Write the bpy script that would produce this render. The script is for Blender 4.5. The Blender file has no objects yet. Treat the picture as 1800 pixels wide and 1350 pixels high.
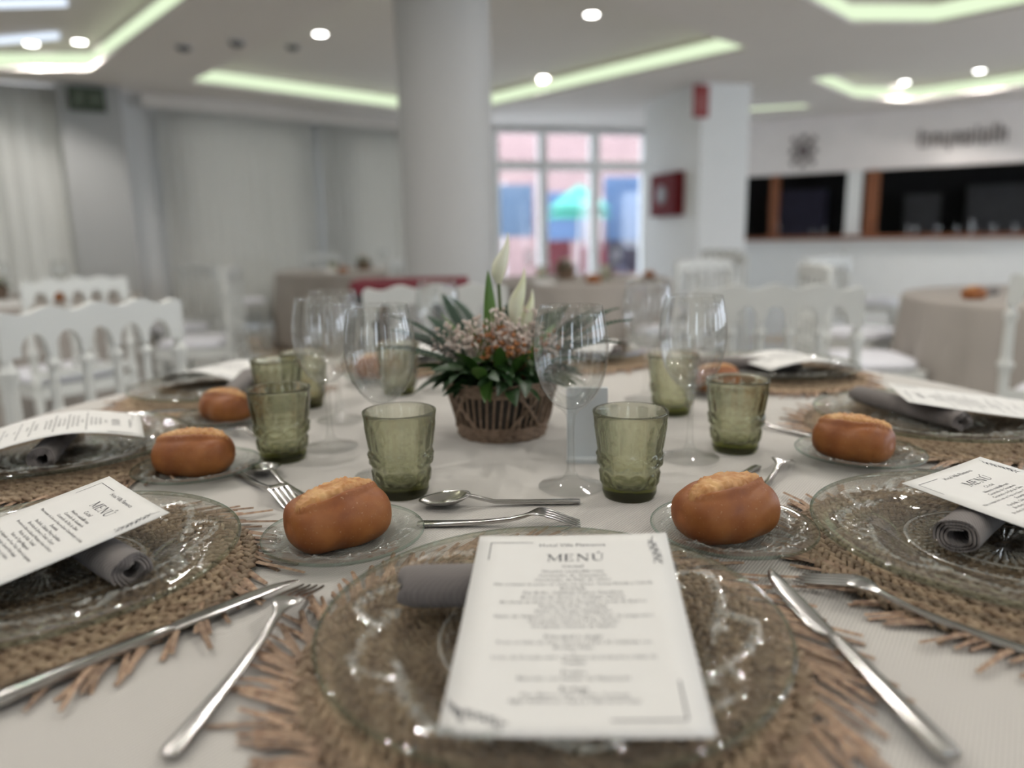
import bpy, bmesh, math, random
import numpy as np
from math import sin, cos, pi, radians as R, atan2, hypot, sqrt, exp
from mathutils import Vector, Matrix, geometry
random.seed(7); np.random.seed(7)
S = bpy.context.scene
COL = S.collection
# ------------------------------------------------------------------ camera, world, exposure
CAMZ = 1.04
cd = bpy.data.cameras.new('camera'); cam = bpy.data.objects.new('camera', cd); COL.objects.link(cam)
cd.sensor_width = 36.0; cd.lens = 26.0; cd.clip_start = 0.02; cd.clip_end = 200
cam.matrix_world = Matrix.Translation((0, 0, CAMZ)) @ Matrix.Rotation(R(90 - 11.1), 4, 'X') @ Matrix.Rotation(R(-1.0), 4, 'Z')
cd.dof.use_dof = True; cd.dof.focus_distance = 0.735; cd.dof.aperture_fstop = 2.2; cd.dof.aperture_blades = 0
S.camera = cam
S.view_settings.view_transform = 'Standard'; S.view_settings.look = 'None'
S.view_settings.exposure = 0.0; S.view_settings.gamma = 1.0; S.view_settings.use_curve_mapping = False
cy = S.cycles
cy.max_bounces = 8; cy.diffuse_bounces = 3; cy.glossy_bounces = 3; cy.transmission_bounces = 8; cy.transparent_max_bounces = 16
cy.caustics_reflective = False; cy.caustics_refractive = False; cy.blur_glossy = 0.5
cy.use_light_tree = False; cy.use_adaptive_sampling = True; cy.adaptive_threshold = 0.05; cy.sample_clamp_indirect = 6.0; cy.use_denoising = True
W = bpy.data.worlds.new('sky'); S.world = W; W.use_nodes = True
W.node_tree.nodes['Background'].inputs[0].default_value = (0.80, 0.88, 1.0, 1)
W.node_tree.nodes['Background'].inputs[1].default_value = 6.0
DOWNLIGHT = 10.5        # watts of each downlight
COVE = 1.0             # radiance painted on the lit recess sides

# ------------------------------------------------------------------ materials
def newmat(name):
    m = bpy.data.materials.new(name); m.use_nodes = True
    nt = m.node_tree; b = nt.nodes['Principled BSDF']
    return m, nt, b
def mat(name, c, rough=.5, metal=0., var=0., vs=12., bump=0., bs=150., c2=None, rnd=0., spec=.5, stretch=None, coat=0., trans=0., sheen=0.):
    m, nt, b = newmat(name); N = nt.nodes; L = nt.links
    b.inputs['Base Color'].default_value = (*c, 1); b.inputs['Roughness'].default_value = rough
    b.inputs['Metallic'].default_value = metal; b.inputs['Specular IOR Level'].default_value = spec
    b.inputs['Coat Weight'].default_value = coat; b.inputs['Sheen Weight'].default_value = sheen
    tc = N.new('ShaderNodeTexCoord'); mp = N.new('ShaderNodeMapping'); L.new(tc.outputs['Object'], mp.inputs[0])
    if stretch: mp.inputs['Scale'].default_value = stretch
    if var > 0 or c2 is not None:
        n = N.new('ShaderNodeTexNoise'); n.inputs['Scale'].default_value = vs; n.inputs['Detail'].default_value = 5
        L.new(mp.outputs[0], n.inputs['Vector'])
        r = N.new('ShaderNodeValToRGB'); r.color_ramp.elements[0].position = .32; r.color_ramp.elements[1].position = .68
        d = c2 if c2 is not None else tuple(max(0, x * (1 - var)) for x in c)
        r.color_ramp.elements[0].color = (*d, 1); r.color_ramp.elements[1].color = (*c, 1)
        L.new(n.outputs[0], r.inputs[0]); out = r.outputs[0]
        if rnd > 0:
            oi = N.new('ShaderNodeObjectInfo'); h = N.new('ShaderNodeHueSaturation')
            mr = N.new('ShaderNodeMapRange'); mr.inputs[3].default_value = 1 - rnd; mr.inputs[4].default_value = 1 + rnd * .6
            L.new(oi.outputs['Random'], mr.inputs[0]); L.new(mr.outputs[0], h.inputs['Value']); L.new(out, h.inputs['Color']); out = h.outputs[0]
        L.new(out, b.inputs['Base Color'])
    if bump > 0:
        n2 = N.new('ShaderNodeTexNoise'); n2.inputs['Scale'].default_value = bs; n2.inputs['Detail'].default_value = 4
        L.new(mp.outputs[0], n2.inputs['Vector'])
        bp = N.new('ShaderNodeBump'); bp.inputs['Strength'].default_value = bump; bp.inputs['Distance'].default_value = .002
        L.new(n2.outputs[0], bp.inputs['Height']); L.new(bp.outputs[0], b.inputs['Normal'])
    return m
def emit(name, c, s):
    m, nt, b = newmat(name); nt.nodes.remove(b)
    e = nt.nodes.new('ShaderNodeEmission'); e.inputs[0].default_value = (*c, 1); e.inputs[1].default_value = s
    nt.links.new(e.outputs[0], nt.nodes['Material Output'].inputs[0]); return m
def glass(name, c, refr, dens=0., vcol=None, ior=1.46, glint=0.):
    """clear glass: mirror by Fresnel on outer faces, rest passes through, partly bent"""
    m, nt, b = newmat(name); N = nt.nodes; L = nt.links; N.remove(b)
    fr = N.new('ShaderNodeFresnel'); fr.inputs[0].default_value = 1.52; ge = N.new('ShaderNodeNewGeometry')
    mf = N.new('ShaderNodeMix'); L.new(ge.outputs['Backfacing'], mf.inputs[0]); L.new(fr.outputs[0], mf.inputs[2]); mf.inputs[3].default_value = .05
    t = N.new('ShaderNodeBsdfTransparent'); t.inputs[0].default_value = (*c, 1)
    r = N.new('ShaderNodeBsdfRefraction'); r.inputs['Color'].default_value = (*c, 1); r.inputs['IOR'].default_value = ior; r.inputs['Roughness'].default_value = 0.
    mx = N.new('ShaderNodeMixShader'); mx.inputs[0].default_value = refr; L.new(t.outputs[0], mx.inputs[1]); L.new(r.outputs[0], mx.inputs[2])
    g = N.new('ShaderNodeBsdfGlossy'); g.inputs['Roughness'].default_value = .03
    m2 = N.new('ShaderNodeMixShader'); L.new(mf.outputs[0], m2.inputs[0]); L.new(mx.outputs[0], m2.inputs[1]); L.new(g.outputs[0], m2.inputs[2]); last = m2
    if glint > 0:            # whitish tone mixed in to paint glints on the moulded ornament
        df = N.new('ShaderNodeBsdfDiffuse'); df.inputs[0].default_value = (.80, .86, .82, 1); gg = N.new('ShaderNodeBsdfGlossy'); gg.inputs['Roughness'].default_value = .25
        m3 = N.new('ShaderNodeMixShader'); m3.inputs[0].default_value = .35; L.new(df.outputs[0], m3.inputs[1]); L.new(gg.outputs[0], m3.inputs[2])
        last = N.new('ShaderNodeMixShader'); last.inputs[0].default_value = glint; L.new(m2.outputs[0], last.inputs[1]); L.new(m3.outputs[0], last.inputs[2])
    L.new(last.outputs[0], N['Material Output'].inputs[0])
    if dens > 0:
        v = N.new('ShaderNodeVolumeAbsorption'); v.inputs[0].default_value = (*vcol, 1); v.inputs[1].default_value = dens
        L.new(v.outputs[0], N['Material Output'].inputs['Volume'])
    return m
def ribbed(name, c, scale, ang, strength, dark=.9):
    """woven cloth with fine ribs running in one direction"""
    m, nt, b = newmat(name); N = nt.nodes; L = nt.links
    b.inputs['Roughness'].default_value = .85; b.inputs['Specular IOR Level'].default_value = .25; b.inputs['Sheen Weight'].default_value = .15
    tc = N.new('ShaderNodeTexCoord'); mp = N.new('ShaderNodeMapping'); mp.inputs['Rotation'].default_value = (0, 0, R(ang)); L.new(tc.outputs['Object'], mp.inputs[0])
    w = N.new('ShaderNodeTexWave'); w.inputs['Scale'].default_value = scale; w.inputs['Distortion'].default_value = .15; w.inputs['Detail'].default_value = 1; w.inputs['Detail Scale'].default_value = 2
    L.new(mp.outputs[0], w.inputs[0])
    mx = N.new('ShaderNodeMixRGB'); mx.inputs[1].default_value = (*[x * dark for x in c], 1); mx.inputs[2].default_value = (*c, 1); L.new(w.outputs['Fac'], mx.inputs[0])
    L.new(mx.outputs[0], b.inputs['Base Color'])
    n = N.new('ShaderNodeTexNoise'); n.inputs['Scale'].default_value = 9; L.new(tc.outputs['Object'], n.inputs['Vector'])
    ad = N.new('ShaderNodeMath'); ad.operation = 'MULTIPLY_ADD'; ad.inputs[1].default_value = .6; L.new(n.outputs[0], ad.inputs[0]); L.new(w.outputs['Fac'], ad.inputs[2])
    bp = N.new('ShaderNodeBump'); bp.inputs['Strength'].default_value = strength; bp.inputs['Distance'].default_value = .0008
    L.new(ad.outputs[0], bp.inputs['Height']); L.new(bp.outputs[0], b.inputs['Normal']); return m

def sheer(name, c, tc_):
    m, nt, b = newmat(name); N = nt.nodes; L = nt.links; N.remove(b)
    co = N.new('ShaderNodeTexCoord'); mp = N.new('ShaderNodeMapping'); mp.inputs['Scale'].default_value = (1, 1, .1); L.new(co.outputs['Object'], mp.inputs[0])
    n = N.new('ShaderNodeTexNoise'); n.inputs['Scale'].default_value = 5; L.new(mp.outputs[0], n.inputs['Vector'])
    mx = N.new('ShaderNodeMixRGB'); mx.inputs[1].default_value = (*[x * .93 for x in c], 1); mx.inputs[2].default_value = (*c, 1); L.new(n.outputs[0], mx.inputs[0])
    d = N.new('ShaderNodeBsdfDiffuse'); L.new(mx.outputs[0], d.inputs[0]); t = N.new('ShaderNodeBsdfTranslucent'); t.inputs[0].default_value = (*tc_, 1)
    a = N.new('ShaderNodeAddShader'); L.new(d.outputs[0], a.inputs[0]); L.new(t.outputs[0], a.inputs[1]); L.new(a.outputs[0], N['Material Output'].inputs[0]); return m
M = {}
M['cloth'] = ribbed('tablecloth_weave', (.63, .60, .555), 110, 35, .8, .74)
M['cloth_far'] = mat('far_tablecloth', (.37, .335, .30), .9, var=.06, vs=5)
M['napkin'] = ribbed('napkin_weave', (.185, .165, .155), 130, 60, .5, .85)
M['paper'] = mat('card_paper', (.72, .71, .68), .75, var=.02, vs=40, bump=.05, bs=900)
M['ink'] = mat('ink', (.035, .035, .045), .8)
M['straw'] = mat('seagrass', (.44, .325, .21), .65, c2=(.20, .125, .075), vs=90, bump=.4, bs=500, rnd=.35)
M['straw2'] = mat('seagrass_straw', (.47, .33, .22), .6, c2=(.25, .15, .10), vs=60, bump=.3, bs=700, rnd=.35, stretch=(3, .3, 3))
M['steel'] = mat('steel', (.44, .43, .415), .22, metal=1, var=.08, vs=60)
M['crust'] = None
M['chair'] = mat('chair_paint', (.60, .61, .58), .38, var=.04, vs=8)
M['cushion'] = mat('cushion_fabric', (.78, .78, .82), .8, var=.03, vs=30)
M['wall'] = mat('wall_paint', (.66, .66, .65), .8, var=.02, vs=3)
M['ceil'] = mat('ceiling_paint', (.74, .695, .65), .85, var=.02, vs=2)
M['curtain'] = sheer('curtain_fabric', (.52, .52, .50), (.145, .138, .122))
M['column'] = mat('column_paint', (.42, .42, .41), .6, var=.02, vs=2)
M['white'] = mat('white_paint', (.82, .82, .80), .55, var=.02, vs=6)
M['fascia'] = mat('fascia_paint', (.86, .80, .77), .7, var=.04, vs=4)
M['wood'] = mat('bar_wood', (.30, .11, .045), .4, c2=(.16, .05, .02), vs=6, stretch=(1, 1, 8), bump=.1)
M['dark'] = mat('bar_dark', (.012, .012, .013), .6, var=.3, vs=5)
M['dgrey'] = mat('dark_grey', (.06, .06, .065), .5, var=.2, vs=8)
M['cab'] = mat('red_enamel', (.17, .012, .016), .65, var=.1, vs=8, spec=.2)
M['redcloth'] = mat('wine_red_cover', (.13, .006, .016), .7, var=.15, vs=10)
M['signred'] = mat('sign_red', (.30, .03, .03), .5, var=.05)
M['exit'] = mat('exit_green', (.05, .07, .04), .5, var=.2)
M['letters'] = mat('fascia_letters', (.20, .165, .165), .6, var=.1)
M['leafd'] = mat('leaf_dark', (.035, .085, .02), .45, c2=(.015, .045, .012), vs=25, rnd=.35)
M['leafb'] = mat('leaf_bright', (.10, .20, .035), .4, c2=(.05, .12, .02), vs=20, rnd=.25)
M['fern'] = mat('fern_green', (.05, .10, .055), .55, c2=(.025, .06, .035), vs=30, rnd=.3)
M['petal'] = mat('white_petal', (.76, .74, .64), .5, c2=(.62, .64, .38), vs=18)
M['floret'] = mat('tiny_blossom', (.74, .66, .60), .7, c2=(.56, .43, .36), vs=160)
M['berry'] = mat('orange_berry', (.42, .17, .05), .45, c2=(.26, .09, .03), vs=120)
M['stem'] = mat('stem_green', (.09, .14, .04), .5, var=.3, vs=30)
M['wicker'] = mat('wicker', (.27, .19, .13), .7, c2=(.15, .095, .06), vs=120, bump=.5, bs=300)
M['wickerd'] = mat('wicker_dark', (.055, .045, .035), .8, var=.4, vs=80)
M['greycard'] = mat('grey_card', (.55, .58, .58), .7, var=.02)
M['clear'] = glass('clear_glass', (.985, .995, .985), .0)
M['clear_top'] = glass('clear_glass_relief', (.985, .995, .985), .42)
M['clear_rim'] = glass('clear_glass_rim', (.72, .84, .78), .3); M['clear_relief'] = glass('clear_glass_ornament', (.985, .995, .985), .3, glint=.20)
M['wine'] = glass('wine_glass', (.995, .998, .995), .08)
M['green'] = glass('olive_glass', (.98, .98, .955), .6, dens=66, vcol=(.52, .55, .04))
M['pane'] = glass('window_pane', (.96, .97, .97), .0)
M['lens'] = emit('downlight_lens', (1, .97, .93), 20.0); M['lens'].cycles.emission_sampling = 'NONE'
M['cove'] = emit('cove_strip', (.85, 1.0, .70), COVE); M['cove'].cycles.emission_sampling = 'FRONT'
M['tube'] = emit('daylight_tube', (.78, .87, 1.0), 1.3); M['tube'].cycles.emission_sampling = 'NONE'
M['metalw'] = mat('white_trim', (.7, .7, .7), .4)
M['beige'] = mat('beige_marble', (.55, .42, .29), .18, c2=(.46, .34, .23), vs=3, coat=.3)
M['terr'] = mat('terracotta_render', (.36, .235, .23), .8, var=.1, vs=2)
M['teal'] = mat('teal_canvas', (.05, .34, .26), .7, var=.1, vs=3)
M['blue'] = mat('blue_panel', (.075, .14, .27), .6, var=.15, vs=2)
M['pave'] = mat('paving', (.16, .14, .13), .8, var=.15, vs=4)
M['navy'] = mat('dark_upholstery', (.05, .045, .08), .7, var=.2, vs=6)

def floor_mat():
    m, nt, b = newmat('marble_tiles'); N = nt.nodes; L = nt.links
    tc = N.new('ShaderNodeTexCoord'); br = N.new('ShaderNodeTexBrick'); L.new(tc.outputs['Object'], br.inputs[0])
    br.offset = 0; br.inputs['Scale'].default_value = 1; br.inputs['Brick Width'].default_value = .6; br.inputs['Row Height'].default_value = .6
    br.inputs['Mortar Size'].default_value = .004
    br.inputs['Color1'].default_value = (.60, .60, .57, 1); br.inputs['Color2'].default_value = (.55, .55, .53, 1); br.inputs['Mortar'].default_value = (.4, .39, .37, 1)
    L.new(br.outputs[0], b.inputs['Base Color']); b.inputs['Roughness'].default_value = .16; return m
M['floor'] = floor_mat()
def crust_mat():
    m, nt, b = newmat('bread_crust'); N = nt.nodes; L = nt.links
    at = N.new('ShaderNodeAttribute'); at.attribute_name = 'slit'
    tc = N.new('ShaderNodeTexCoord'); n = N.new('ShaderNodeTexNoise'); n.inputs['Scale'].default_value = 28; n.inputs['Detail'].default_value = 6; L.new(tc.outputs['Object'], n.inputs['Vector'])
    r1 = N.new('ShaderNodeValToRGB'); e = r1.color_ramp.elements; e[0].position = .33; e[0].color = (.21, .062, .016, 1); e[1].position = .7; e[1].color = (.36, .138, .038, 1)
    n2 = N.new('ShaderNodeTexNoise'); n2.inputs['Scale'].default_value = 70; n2.inputs['Detail'].default_value = 5; L.new(tc.outputs['Object'], n2.inputs['Vector'])
    r2 = N.new('ShaderNodeValToRGB'); e = r2.color_ramp.elements; e[0].position = .35; e[0].color = (.38, .15, .04, 1); e[1].position = .64; e[1].color = (.60, .36, .155, 1)
    L.new(n.outputs[0], r1.inputs[0]); L.new(n2.outputs[0], r2.inputs[0])
    # fine flour specks on the crust
    v = N.new('ShaderNodeTexNoise'); v.inputs['Scale'].default_value = 420; L.new(tc.outputs['Object'], v.inputs['Vector'])
    r3 = N.new('ShaderNodeValToRGB'); r3.color_ramp.elements[0].position = .66; r3.color_ramp.elements[1].position = .74; L.new(v.outputs[0], r3.inputs[0])
    mm = N.new('ShaderNodeMath'); mm.operation = 'MULTIPLY'; mm.inputs[1].default_value = .35; L.new(r3.outputs[0], mm.inputs[0])
    mf = N.new('ShaderNodeMixRGB'); mf.inputs[2].default_value = (.62, .42, .26, 1); L.new(mm.outputs[0], mf.inputs[0]); L.new(r1.outputs[0], mf.inputs[1])
    mx = N.new('ShaderNodeMixRGB'); L.new(at.outputs['Fac'], mx.inputs[0]); L.new(mf.outputs[0], mx.inputs[1]); L.new(r2.outputs[0], mx.inputs[2])
    L.new(mx.outputs[0], b.inputs['Base Color']); b.inputs['Roughness'].default_value = .48; b.inputs['Specular IOR Level'].default_value = .35
    bp = N.new('ShaderNodeBump'); bp.inputs['Strength'].default_value = .35; bp.inputs['Distance'].default_value = .0015; L.new(n2.outputs[0], bp.inputs['Height']); L.new(bp.outputs[0], b.inputs['Normal'])
    return m
M['crust'] = crust_mat()

# ------------------------------------------------------------------ mesh helpers
class MB:
    def __init__(s): s.v = []; s.f = []
    def add(s, v, f):
        o = len(s.v); s.v += [tuple(p) for p in v]; s.f += [tuple(i + o for i in q) for q in f]; return s
    def box(s, x0, x1, y0, y1, z0, z1):
        return s.add([(x0, y0, z0), (x1, y0, z0), (x1, y1, z0), (x0, y1, z0), (x0, y0, z1), (x1, y0, z1), (x1, y1, z1), (x0, y1, z1)],
                     [(0, 3, 2, 1), (4, 5, 6, 7), (0, 1, 5, 4), (1, 2, 6, 5), (2, 3, 7, 6), (3, 0, 4, 7)])
    def slab(s, p, q, t, z0, z1, off=0.):
        """upright slab along the line p-q, thickness t"""
        d = Vector((q[0] - p[0], q[1] - p[1])).normalized(); n = Vector((-d.y, d.x))
        a = Vector(p) + n * (off - t / 2); b = Vector(q) + n * (off - t / 2); c = Vector(q) + n * (off + t / 2); e = Vector(p) + n * (off + t / 2)
        P4 = [a, b, c, e]
        return s.add([(*k, z0) for k in P4] + [(*k, z1) for k in P4], [(0, 3, 2, 1), (4, 5, 6, 7), (0, 1, 5, 4), (1, 2, 6, 5), (2, 3, 7, 6), (3, 0, 4, 7)])
    def prism(s, poly, z0, z1):
        n = len(poly)
        return s.add([(*p, z0) for p in poly] + [(*p, z1) for p in poly], [tuple(range(n - 1, -1, -1)), tuple(range(n, 2 * n))] + [(i, (i + 1) % n, n + (i + 1) % n, n + i) for i in range(n)])
    def rev(s, prof, seg, fn=None, c=(0, 0, 0), a0=0.):
        """revolve (r,z) profile; points with r<1e-6 become poles"""
        rings = []; V = []; F = []
        for i, (r, z) in enumerate(prof):
            if r < 1e-6: rings.append([len(V)]); V.append((c[0], c[1], c[2] + z))
            else:
                st = len(V)
                for k in range(seg):
                    t = a0 + 2 * pi * k / seg; dr, dz = fn(i, r, z, t) if fn else (0, 0)
                    V.append((c[0] + (r + dr) * cos(t), c[1] + (r + dr) * sin(t), c[2] + z + dz))
                rings.append(list(range(st, st + seg)))
        for a, b in zip(rings, rings[1:]):
            if len(a) == 1 and len(b) == 1: continue
            for k in range(seg):
                k2 = (k + 1) % seg
                if len(a) == 1: F.append((a[0], b[k], b[k2]))
                elif len(b) == 1: F.append((a[k], b[0], a[k2]))
                else: F.append((a[k], b[k], b[k2], a[k2]))
        return s.add(V, F)
    def tube(s, pts, rad, n=8, cap=True, flat=1.):
        pts = [Vector(p) for p in pts]; m = len(pts); rad = rad if isinstance(rad, (list, tuple)) else [rad] * m
        V = []; F = []; up = Vector((0, 0, 1))
        for i, p in enumerate(pts):
            t = (pts[min(i + 1, m - 1)] - pts[max(i - 1, 0)]).normalized()
            u = t.cross(up);
            if u.length < 1e-3: u = t.cross(Vector((0, 1, 0)))
            u.normalize(); w = u.cross(t)
            for k in range(n):
                a = 2 * pi * k / n; V.append(p + (u * cos(a) + w * sin(a) * flat) * rad[i])
        for i in range(m - 1):
            for k in range(n): F.append((i * n + k, i * n + (k + 1) % n, (i + 1) * n + (k + 1) % n, (i + 1) * n + k))
        if cap: F.append(tuple(range(n - 1, -1, -1))); F.append(tuple(range((m - 1) * n, m * n)))
        return s.add(V, F)
    def ball(s, c, r, n=8, m=6, sc=(1, 1, 1), rot=None):
        V = []; F = []
        for j in range(m + 1):
            ph = pi * j / m
            for k in range(n):
                v = Vector((sin(ph) * cos(2 * pi * k / n) * sc[0], sin(ph) * sin(2 * pi * k / n) * sc[1], cos(ph) * sc[2])) * r
                if rot is not None: v = rot @ v
                V.append(Vector(c) + v)
        for j in range(m):
            for k in range(n): F.append((j * n + k, (j + 1) * n + k, (j + 1) * n + (k + 1) % n, j * n + (k + 1) % n))
        return s.add(V, F)
    def grid(s, fn, nu, nv, closeu=False):
        V = [fn(i / (nu if closeu else nu - 1), j / (nv - 1)) for j in range(nv) for i in range(nu)]
        F = []
        for j in range(nv - 1):
            for i in range(nu if closeu else nu - 1):
                i2 = (i + 1) % nu; F.append((j * nu + i, j * nu + i2, (j + 1) * nu + i2, (j + 1) * nu + i))
        return s.add(V, F)
    def outline(s, poly, thick, axis='y', c=0.):
        """solid from a planar outline: axis 'y' = outline in xz, 'z' = in xy"""
        n = len(poly); h = thick / 2
        mk = (lambda p, d: (p[0], c + d, p[1])) if axis == 'y' else (lambda p, d: (p[0], p[1], c + d))
        tri = geometry.tessellate_polygon([[Vector((p[0], p[1], 0)) for p in poly]])
        V = [mk(p, -h) for p in poly] + [mk(p, h) for p in poly]
        F = [tuple(t) for t in tri] + [tuple(n + i for i in reversed(t)) for t in tri] + [(i, (i + 1) % n, n + (i + 1) % n, n + i) for i in range(n)]
        return s.add(V, F)
    def mesh(s, name, m, smooth=True, fix=True):
        me = bpy.data.meshes.new(name); me.from_pydata(s.v, [], s.f)
        if fix:
            bm = bmesh.new(); bm.from_mesh(me); bmesh.ops.recalc_face_normals(bm, faces=bm.faces); bm.to_mesh(me); bm.free()
        if m is not None: me.materials.append(m)
        if smooth:
            me.shade_smooth()
            if smooth != 'full': me.set_sharp_from_angle(angle=R(38))
        me.update(); return me
    def build(s, name, m, parent=None, loc=(0, 0, 0), rz=0., smooth=True):
        return obj(name, s.mesh(name, m, smooth), parent, loc, rz)
def obj(name, me, parent=None, loc=(0, 0, 0), rz=0., rot=None):
    o = bpy.data.objects.new(name, me); COL.objects.link(o); o.location = loc
    o.rotation_euler = rot if rot else (0, 0, rz)
    if parent: o.parent = parent
    return o
def tag(o, label, cat, group=None, kind=None):
    if label: o['label'] = label
    if cat: o['category'] = cat
    if group: o['group'] = group
    if kind: o['kind'] = kind
    return o
def thing(name, label, cat, loc=(0, 0, 0), rz=0., group=None):
    o = bpy.data.objects.new(name, None); COL.objects.link(o); o.empty_display_size = .05
    o.location = loc; o.rotation_euler = (0, 0, rz); return tag(o, label, cat, group)
def struct(o): o['kind'] = 'structure'; return o
def copy_tree(o, parent=None):
    c = o.copy(); COL.objects.link(c); c.parent = parent
    for ch in list(o.children): copy_tree(ch, c)
    return c
class Proto:
    """builds a thing once, later uses are copies of the thing and its parts"""
    def __init__(s, fn): s.fn = fn; s.o = None
    def at(s, label, cat, loc, rz=0., group=None, rot=None):
        if s.o is None: s.o = o = s.fn()
        else: o = copy_tree(s.o)
        o.location = loc; o.rotation_euler = rot if rot else (0, 0, rz)
        if group is None and 'group' in o: del o['group']
        return tag(o, label, cat, group)

# ------------------------------------------------------------------ the room
ZC = 2.70
ROOM = [(-9.0, 5.75), (-4.3, 8.62), (-1.2, 11.3), (2.7, 12.35), (9.2, 8.6), (9.2, -4.5), (-9.0, -4.5)]
fl = MB(); fl.add([(*p, 0) for p in ROOM] + [(*p, -.1) for p in ROOM], [tuple(range(6, -1, -1)), tuple(range(7, 14))] + [(i, (i + 1) % 7, 7 + (i + 1) % 7, 7 + i) for i in range(7)])
struct(fl.build('floor', M['floor'], smooth=False))
b = MB(); b.slab((-4.6, 9.9 - .75), (1.8, 4.2), .75, .0005, .006)
struct(b.build('trim_1', M['beige'], smooth=False))
b = MB(); b.slab((2.6, 7.6), (5.5, 3.6), .6, .0005, .006); struct(b.build('trim_2', M['beige'], smooth=False))
b = MB(); b.slab((.9, 4.0), (3.9, 3.15), .35, .0007, .0062); struct(b.build('trim_3', M['beige'], smooth=False))
# coffered ceiling: slab with polygonal recesses
TRAYS = {'C': [(-3.36, 8.2), (-.79, 10.66), (2.26, 7.17), (-.31, 4.75)],
         'L': [(-1.45, 4.75), (-3.99, 7.6), (-4.85, 7.54), (-7.2, 5.6), (-4.4, 2.3), (-3.5, 2.4)],
         'R': [(2.0, 5.65), (2.79, 6.47), (3.51, 6.52), (5.9, 3.9), (4.4, 2.2), (3.6, 2.2)],
         'S': [(3.27, 8.6), (4.39, 9.89), (5.3, 10.09), (6.6, 8.75), (5.4, 7.5), (4.5, 7.45)],
         'T': [(2.95, 10.45), (3.2, 10.85), (4.21, 10.49), (3.9, 10.15)],
         'N': [(-1.6, 1.0), (0.1, 2.7), (1.8, 1.0), (0.1, -.7)]}
loops = [[Vector((x, y, 0)) for x, y in ROOM]] + [[Vector((x, y, 0)) for x, y in reversed(t)] for t in TRAYS.values()]
flat = [v for l in loops for v in l]; tri = geometry.tessellate_polygon(loops)
c = MB(); n = len(flat); c.add([(v.x, v.y, ZC) for v in flat] + [(v.x, v.y, ZC + .30) for v in flat], [tuple(t) for t in tri] + [tuple(n + i for i in reversed(t)) for t in tri])
o = 0
for l in loops:
    m_ = len(l); c.f += [(o + i, o + (i + 1) % m_, n + o + (i + 1) % m_, n + o + i) for i in range(m_)]; o += m_
struct(c.build('ceiling', M['ceil'], smooth=False))
def inset(poly, d):
    cx = sum(p[0] for p in poly) / len(poly); cyy = sum(p[1] for p in poly) / len(poly)
    return [(p[0] + (cx - p[0]) / hypot(cx - p[0], cyy - p[1]) * d, p[1] + (cyy - p[1]) / hypot(cx - p[0], cyy - p[1]) * d) for p in poly]
CL = {'C': 'long pale green glowing cove strip bent behind the round column', 'L': 'pale green glowing cove strip of the recess with bluish tubes', 'R': 'pale green glowing cove strip of the recess nearest the top right corner',
      'S': 'pale green glowing cove strip above the lettered bar fascia', 'T': 'short pale green glowing cove strip beside the square pillar', 'N': 'pale green glowing cove strip above the near table'}
for k, t in TRAYS.items():
    b = MB(); b.prism([(p[0] * 1, p[1]) for p in inset(t, -.02)], ZC + .20, ZC + .24); struct(b.build('ceiling_recess', M['ceil'], smooth=False))
    cl = thing('cove_light', CL[k], 'cove light', (0, 0, 0), 0, 'cove lights in the ceiling recesses')
    a = inset(t, .012); q = inset(t, .03); m_ = len(t)
    for i in range(m_):
        b = MB(); p0, p1 = a[i], a[(i + 1) % m_]; r1, r0 = q[(i + 1) % m_], q[i]
        b.add([(*p0, ZC + .035), (*p1, ZC + .035), (*p1, ZC + .155), (*p0, ZC + .155)], [(0, 1, 2, 3)]); o_ = b.build('light_strip', M['cove'], cl, smooth=False)  # glowing band stands in for the recess side lit by hidden LEDs
        ctr = Vector((sum(p[0] for p in t) / m_, sum(p[1] for p in t) / m_, ZC)); nn = o_.data.polygons[0].normal
        if nn.dot(ctr - Vector(o_.data.vertices[0].co)) < 0: o_.data.flip_normals()
        b = MB(); b.prism([inset(t, .0)[i], inset(t, .0)[(i + 1) % m_], inset(t, .045)[(i + 1) % m_], inset(t, .045)[i]], ZC + .0, ZC + .03); b.build('ledge', M['ceil'], cl, smooth=False)
# walls
def wall(name, p, q, z0=0, z1=ZC, m='wall', t=.16, off=.08):
    b = MB(); b.slab(p, q, t, z0, z1, off); return struct(b.build(name, M[m], smooth=False))
for i_, (p_, q_) in enumerate([(ROOM[0], ROOM[1]), (ROOM[1], (-1.2, 11.3))]):       # window wall: plinth and head only, curtains hang in front
    wall('wall_left_plinth_%d' % (i_ + 1), p_, q_, 0, .16); wall('wall_left_head_%d' % (i_ + 1), p_, q_, 2.5, ZC)
RY = [8.6, 7.9, 5.7, 4.9, 2.7, 1.9, -.3, -1.1, -3.3, -4.5]
for i in range(0, 10, 2): wall('wall_right_%d' % (i // 2 + 1), (9.2, RY[i]), (9.2, RY[i + 1]))
for i in range(1, 9, 2):
    wall('wall_right_sill_%d' % (i // 2 + 1), (9.2, RY[i]), (9.2, RY[i + 1]), 0, .7); wall('wall_right_head_%d' % (i // 2 + 1), (9.2, RY[i]), (9.2, RY[i + 1]), 2.4, ZC)
wall('wall_side', ROOM[6], ROOM[0])
WP, WQ = Vector((-1.2, 11.3)), Vector((2.7, 12.35))        # entrance wall line
wd = (WQ - WP).normalized(); wn = Vector((-wd.y, wd.x))
def wpt(s): return tuple(WP + wd * s)
wall('wall_back', wpt(0), wpt(.35)); wall('wall_back_end', wpt(3.75), wpt(4.04)); wall('wall_back_top', wpt(.35), wpt(3.75), 2.64, ZC)
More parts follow.
